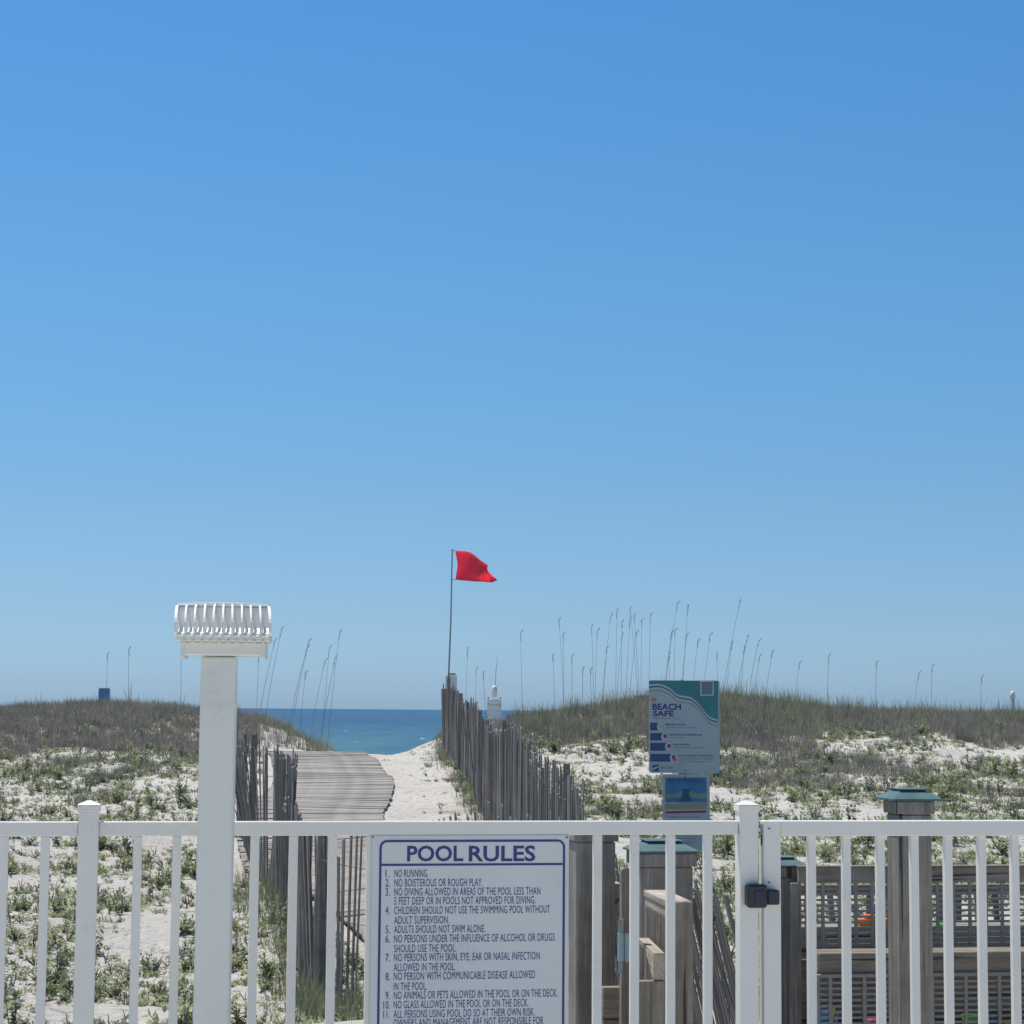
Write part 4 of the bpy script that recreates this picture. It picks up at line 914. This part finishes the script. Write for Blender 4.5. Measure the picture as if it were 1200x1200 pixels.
# individual plants: each one an object with leaves and stems
pmesh_ = []
for kind, lv, st in protos:
    a = lv.mesh('leaves'); a.materials.append(M['leafdark' if kind == 'upright' else 'leaf']); c = st.mesh('stems'); c.materials.append(M['stem']); pmesh_.append((kind, a, c))
words = {'bush': 'bushy green plant', 'upright': 'dark upright plant', 'low': 'spreading green plant'}
seen = {}
ind = sorted(ind, key=lambda i: LS[i, 1])
for i in ind:
    kind, a, c = pmesh_[int(rng.integers(0, 9))]; x, y = LS[i]; w_, r_ = where(*scr[i])
    side = 'small' if sz[i] < .24 else 'large'
    key = f'{side} {words[kind]} {r_}, {w_}'; seen.setdefault(key, []).append(None); k_ = len(seen[key])
    o = bpy.data.objects.new('dune_plant', None); COL.objects.link(o); o.location = (x, y, zz[i]-.01); o.rotation_euler = (random.gauss(0, .08), random.gauss(0, .08), random.uniform(0, 6.28)); o.scale = (sz[i],)*3
    o.empty_display_size = .1
    seen[key][-1] = o; tag(o, key, 'plant', 'leafy plants on the dune sand')
    place('leaves', a, o); place('stems', c, o)
ordn = ['nearest', 'second nearest', 'third nearest', 'fourth nearest', 'fifth nearest', 'sixth nearest', 'seventh nearest', 'eighth nearest', 'ninth nearest', 'tenth nearest']
for key, os_ in seen.items():
    if len(os_) > 1:
        for k_, o in enumerate(os_):
            if k_ < 10: o['label'] = f'{ordn[k_]} {key}'
            else: o['label'] = ordn[min(9, len(os_)-1-k_)].replace('nearest', 'farthest') + ' ' + key
RP = np.stack([LS[rest, 0], LS[rest, 1], zz[rest]-.01], 1); RS = sz[rest]; h_ = rng.random(len(rest)) < .68
scatter('dune_ground_plants', [p[1] for p in protos], RP[h_], RS[h_], M['leaf'], 'green leafy ground plants scattered over the sand')
scatter('dark_ground_plants', [p[1] for p in protos], RP[~h_], RS[~h_], M['leafdark'], 'darker leafy ground plants scattered over the sand')
scatter('ground_plant_stems', [p[2] for p in protos], RP, RS, M['stem'], 'thin stems of the scattered ground plants')
# low creeping sprigs and dead twigs
sp_ = []
for k in range(6):
    rd = random.Random(40+k); b = MB()
    for j in range(12):
        a2 = rd.uniform(0, 6.28); leaf(b, Vector((rd.uniform(-.5, .5), rd.uniform(-.3, .3), rd.uniform(0, .25))), Vector((math.cos(a2), math.sin(a2), rd.uniform(.1, 1.2))), rd.uniform(.3, .55), rd.uniform(.09, .16), Vector((rd.uniform(-.4, .4), rd.uniform(-.4, .4), 1)))
    sp_.append(b)
G1 = sample(56000, 9.5, 38, 0, prob=.9); scatter('creeping_sprigs', sp_, np.stack([G1[:, 0], G1[:, 1], gz(G1[:, 0], G1[:, 1])-.005], 1), rng.uniform(.03, .10, len(G1)), M['leaf'], 'low creeping green sprigs on the sand')
tw_ = []
for k in range(6):
    rd = random.Random(60+k); b = MB()
    for j in range(4):
        a2 = rd.uniform(0, 6.28); e2 = rd.uniform(.3, 1.5); d = Vector((math.cos(a2)*math.cos(e2), math.sin(a2)*math.cos(e2), math.sin(e2)))
        b.tube([Vector((0, 0, -.1)), d*.5, d*rd.uniform(.7, 1.1)+Vector((0, 0, .05))], [.05, .04, .02], 4, False)
    tw_.append(b)
G2 = sample(22000, 9.5, 40, 0, prob=.8); scatter('dead_stems', tw_, np.stack([G2[:, 0], G2[:, 1], gz(G2[:, 0], G2[:, 1])], 1), rng.uniform(.03, .10, len(G2)), M['stem'], 'short dark dead stems standing in the sand')
# dry brush on the ridge and in patches
tp_ = [tuft_proto(200+k, 16, 1.0, .45, .020) for k in range(8)]
G3 = sample(60000, 24, 46, 1, prob=.95, pw_=1.6); G3z = gz(G3[:, 0], G3[:, 1])
hgt = rng.uniform(.12, .27, len(G3))*np.where(G3[:, 0] < 0, .95, 1.0)
scatter('dry_brush', tp_, np.stack([G3[:, 0], G3[:, 1], G3z-.01], 1), hgt, M['brush'], 'grey brown dry brush covering the dune ridge')
# green grass along the crest
tg = [tuft_proto(300+k, 14, 1.0, .22, .010) for k in range(8)]
out = []
for x, y in zip(rng.uniform(-13, 13, 9000), rng.uniform(33, 44.5, 9000)):
    px, py = proj((x, y, gz1(x, y))); a = zone(x, y)[1]
    dn = .18
    if 590 < px < 1010: dn = .42
    if 300 < px < 430: dn = .8
    if random.random() < a*dn: out.append((x, y))
G4 = np.array(out); scatter('crest_grass', tg, np.stack([G4[:, 0], G4[:, 1], gz(G4[:, 0], G4[:, 1])-.02], 1), rng.uniform(.22, .50, len(G4))*np.where(G4[:, 0] > 0, 1.2, .85), M['grass'], 'green grass standing along the dune crest')
# green tufts at fence feet
out = [(float(np.interp(y, FY[::-1], FX[::-1]))+random.gauss(-.06, .09), y) for y in rng.uniform(15, 36, 150)] + [(float(np.interp(s_, np.arange(len(LXx)), LXx))+random.gauss(.0, .12), float(np.interp(s_, np.arange(len(LXx)), LYy))+random.gauss(-.25, .25)) for s_ in rng.uniform(2, 9.5, 420)]
G5 = np.array(out); scatter('fence_foot_grass', tg, np.stack([G5[:, 0], G5[:, 1], gz(G5[:, 0], G5[:, 1])-.02], 1), rng.uniform(.12, .34, len(G5)), M['grass'], 'grass growing along the feet of the sand fences')

# sea oats : px bottom, py bottom, px top, py top
oats = [(125, 822, 126, 768), (151, 820, 151, 762), (212, 826, 213, 742), (301, 835, 303, 770), (308, 838, 330, 738), (336, 850, 362, 752), (340, 850, 360, 760), (350, 860, 358, 790), (376, 865, 386, 760), (383, 868, 398, 742), (362, 866, 381, 775), (372, 868, 393, 772), (300, 832, 322, 752), (545, 838, 548, 762), (557, 838, 558, 785), (570, 842, 566, 790), (613, 842, 610, 742),
 (651, 832, 648, 770), (661, 828, 655, 728), (661, 828, 660, 745), (671, 826, 670, 770), (683, 824, 683, 785), (693, 820, 692, 785), (696, 818, 693, 735), (697, 818, 700, 740), (705, 812, 716, 722), (706, 812, 711, 760), (721, 806, 723, 716), (722, 806, 729, 745), (728, 804, 729, 730), (733, 804, 738, 727), (737, 802, 746, 742), (748, 800, 738, 714), (750, 800, 743, 722), (751, 800, 752, 728), (760, 799, 762, 722),
 (777, 802, 787, 742), (778, 802, 794, 708), (784, 802, 784, 768), (790, 802, 791, 740), (799, 802, 806, 712), (798, 802, 805, 745), (810, 802, 818, 752), (822, 802, 832, 745), (846, 815, 867, 706), (850, 815, 858, 755), (862, 822, 876, 748), (868, 822, 872, 760), (876, 826, 889, 752), (882, 826, 890, 770), (895, 826, 905, 765), (930, 828, 937, 778), (968, 830, 971, 770), (1026, 836, 1027, 778), (1070, 840, 1077, 790), (1091, 838, 1092, 782), (1150, 840, 1150, 795), (841, 812, 840, 768)]
def oat_desc(px):
    if px < 230: return 'left of the hooded post'
    if px < 345: return 'just right of the hooded post'
    if px < 420: return 'left of the sea gap'
    if px < 640: return 'near the red flag'
    if px < 765: return 'between flag and beach sign'
    if px < 845: return 'above the beach sign'
    if px < 900: return 'just right of the beach sign'
    return 'on the far right crest'
cnt = {}
for (xb1, yb1, xt1, yt1) in oats:
    D = random.uniform(38, 41.5) if xb1 > 430 or xb1 < 300 else random.uniform(35.5, 37.5)
    p0 = at(xb1, yb1, D); gz0 = gz1(p0.x, D); p1 = at(xt1, yt1, D+random.uniform(-.2, .2)); base = Vector((p0.x, D, gz0-.03))
    b = MB(); v = p1-base; bend = Vector((v.x*.25+random.gauss(0, .015), random.gauss(0, .02), 0)); pts_ = [base + v*t + bend*(t*t-t)*1.2 for t in np.linspace(0, 1, 7)]; dr_ = random.uniform(.006, .022); pts_.append(pts_[-1]+Vector((dr_, 0, .035))); pts_.append(pts_[-1]+Vector((dr_*2, 0, .018)))
    b.tube(pts_, [.0042, .004, .0038, .0036, .0033, .003, .0026, .0022, .0018], 4, False)
    key = oat_desc(xb1); cnt.setdefault(key, 0); cnt[key] += 1
    ht = 'tall' if yb1-yt1 > 75 else 'short'
    o = b.build('sea_oats_stalk', M['oat'], None, f'{ht} thin sea oats stalk {key}', 'sea oats', 'sea oats stalks standing against the sky', fix=False)
    o['_px'] = float(xb1)
    hd = MB(); tipd = (pts_[-3]-pts_[-5]).normalized(); ll = .16 if ht == 'tall' else .12
    for k in range(18):
        t = k/18; c = (pts_[-3]-tipd*ll*(1-t/.6)) if t < .6 else pts_[-3].lerp(pts_[-1], (t-.6)/.4); a2 = random.uniform(0, 6.28); leaf(hd, c, Vector((math.cos(a2)*.3, math.sin(a2)*.3, .8-.5*random.random())), random.uniform(.03, .05), .004, Vector((0, 1, .2)))
    hd.build('seed_head', M['oat'], o, fix=False)
    lf = MB()
    for k in range(5): blade(lf, base+Vector((random.gauss(0, .02), random.gauss(0, .02), 0)), random.uniform(.3, .6), .006, random.uniform(.1, .3), random.uniform(.1, .5), random.uniform(0, 6.28), 3)
    lf.build('blades', M['grass'], o, fix=False)
# single each stalk out by its order from the left in its stretch
byk = {}
for o in list(bpy.data.objects):
    if o.name.startswith('sea_oats_stalk') and '_px' in o: byk.setdefault(o['label'], []).append(o)
on2 = ['leftmost', 'second', 'third', 'fourth', 'fifth', 'sixth', 'seventh', 'eighth', 'ninth', 'tenth', 'eleventh', 'twelfth', 'thirteenth', 'fourteenth', 'fifteenth', 'sixteenth', 'seventeenth']
for lb, os_ in byk.items():
    os_.sort(key=lambda q: q['_px'])
    for k_, o in enumerate(os_):
        if len(os_) > 1: o['label'] = (f'{on2[k_]} {lb}' if k_ == 0 else f'{on2[k_]} from left of {lb.replace("stalk", "stalks")}')
        del o['_px']
bpy.context.view_layer.update()
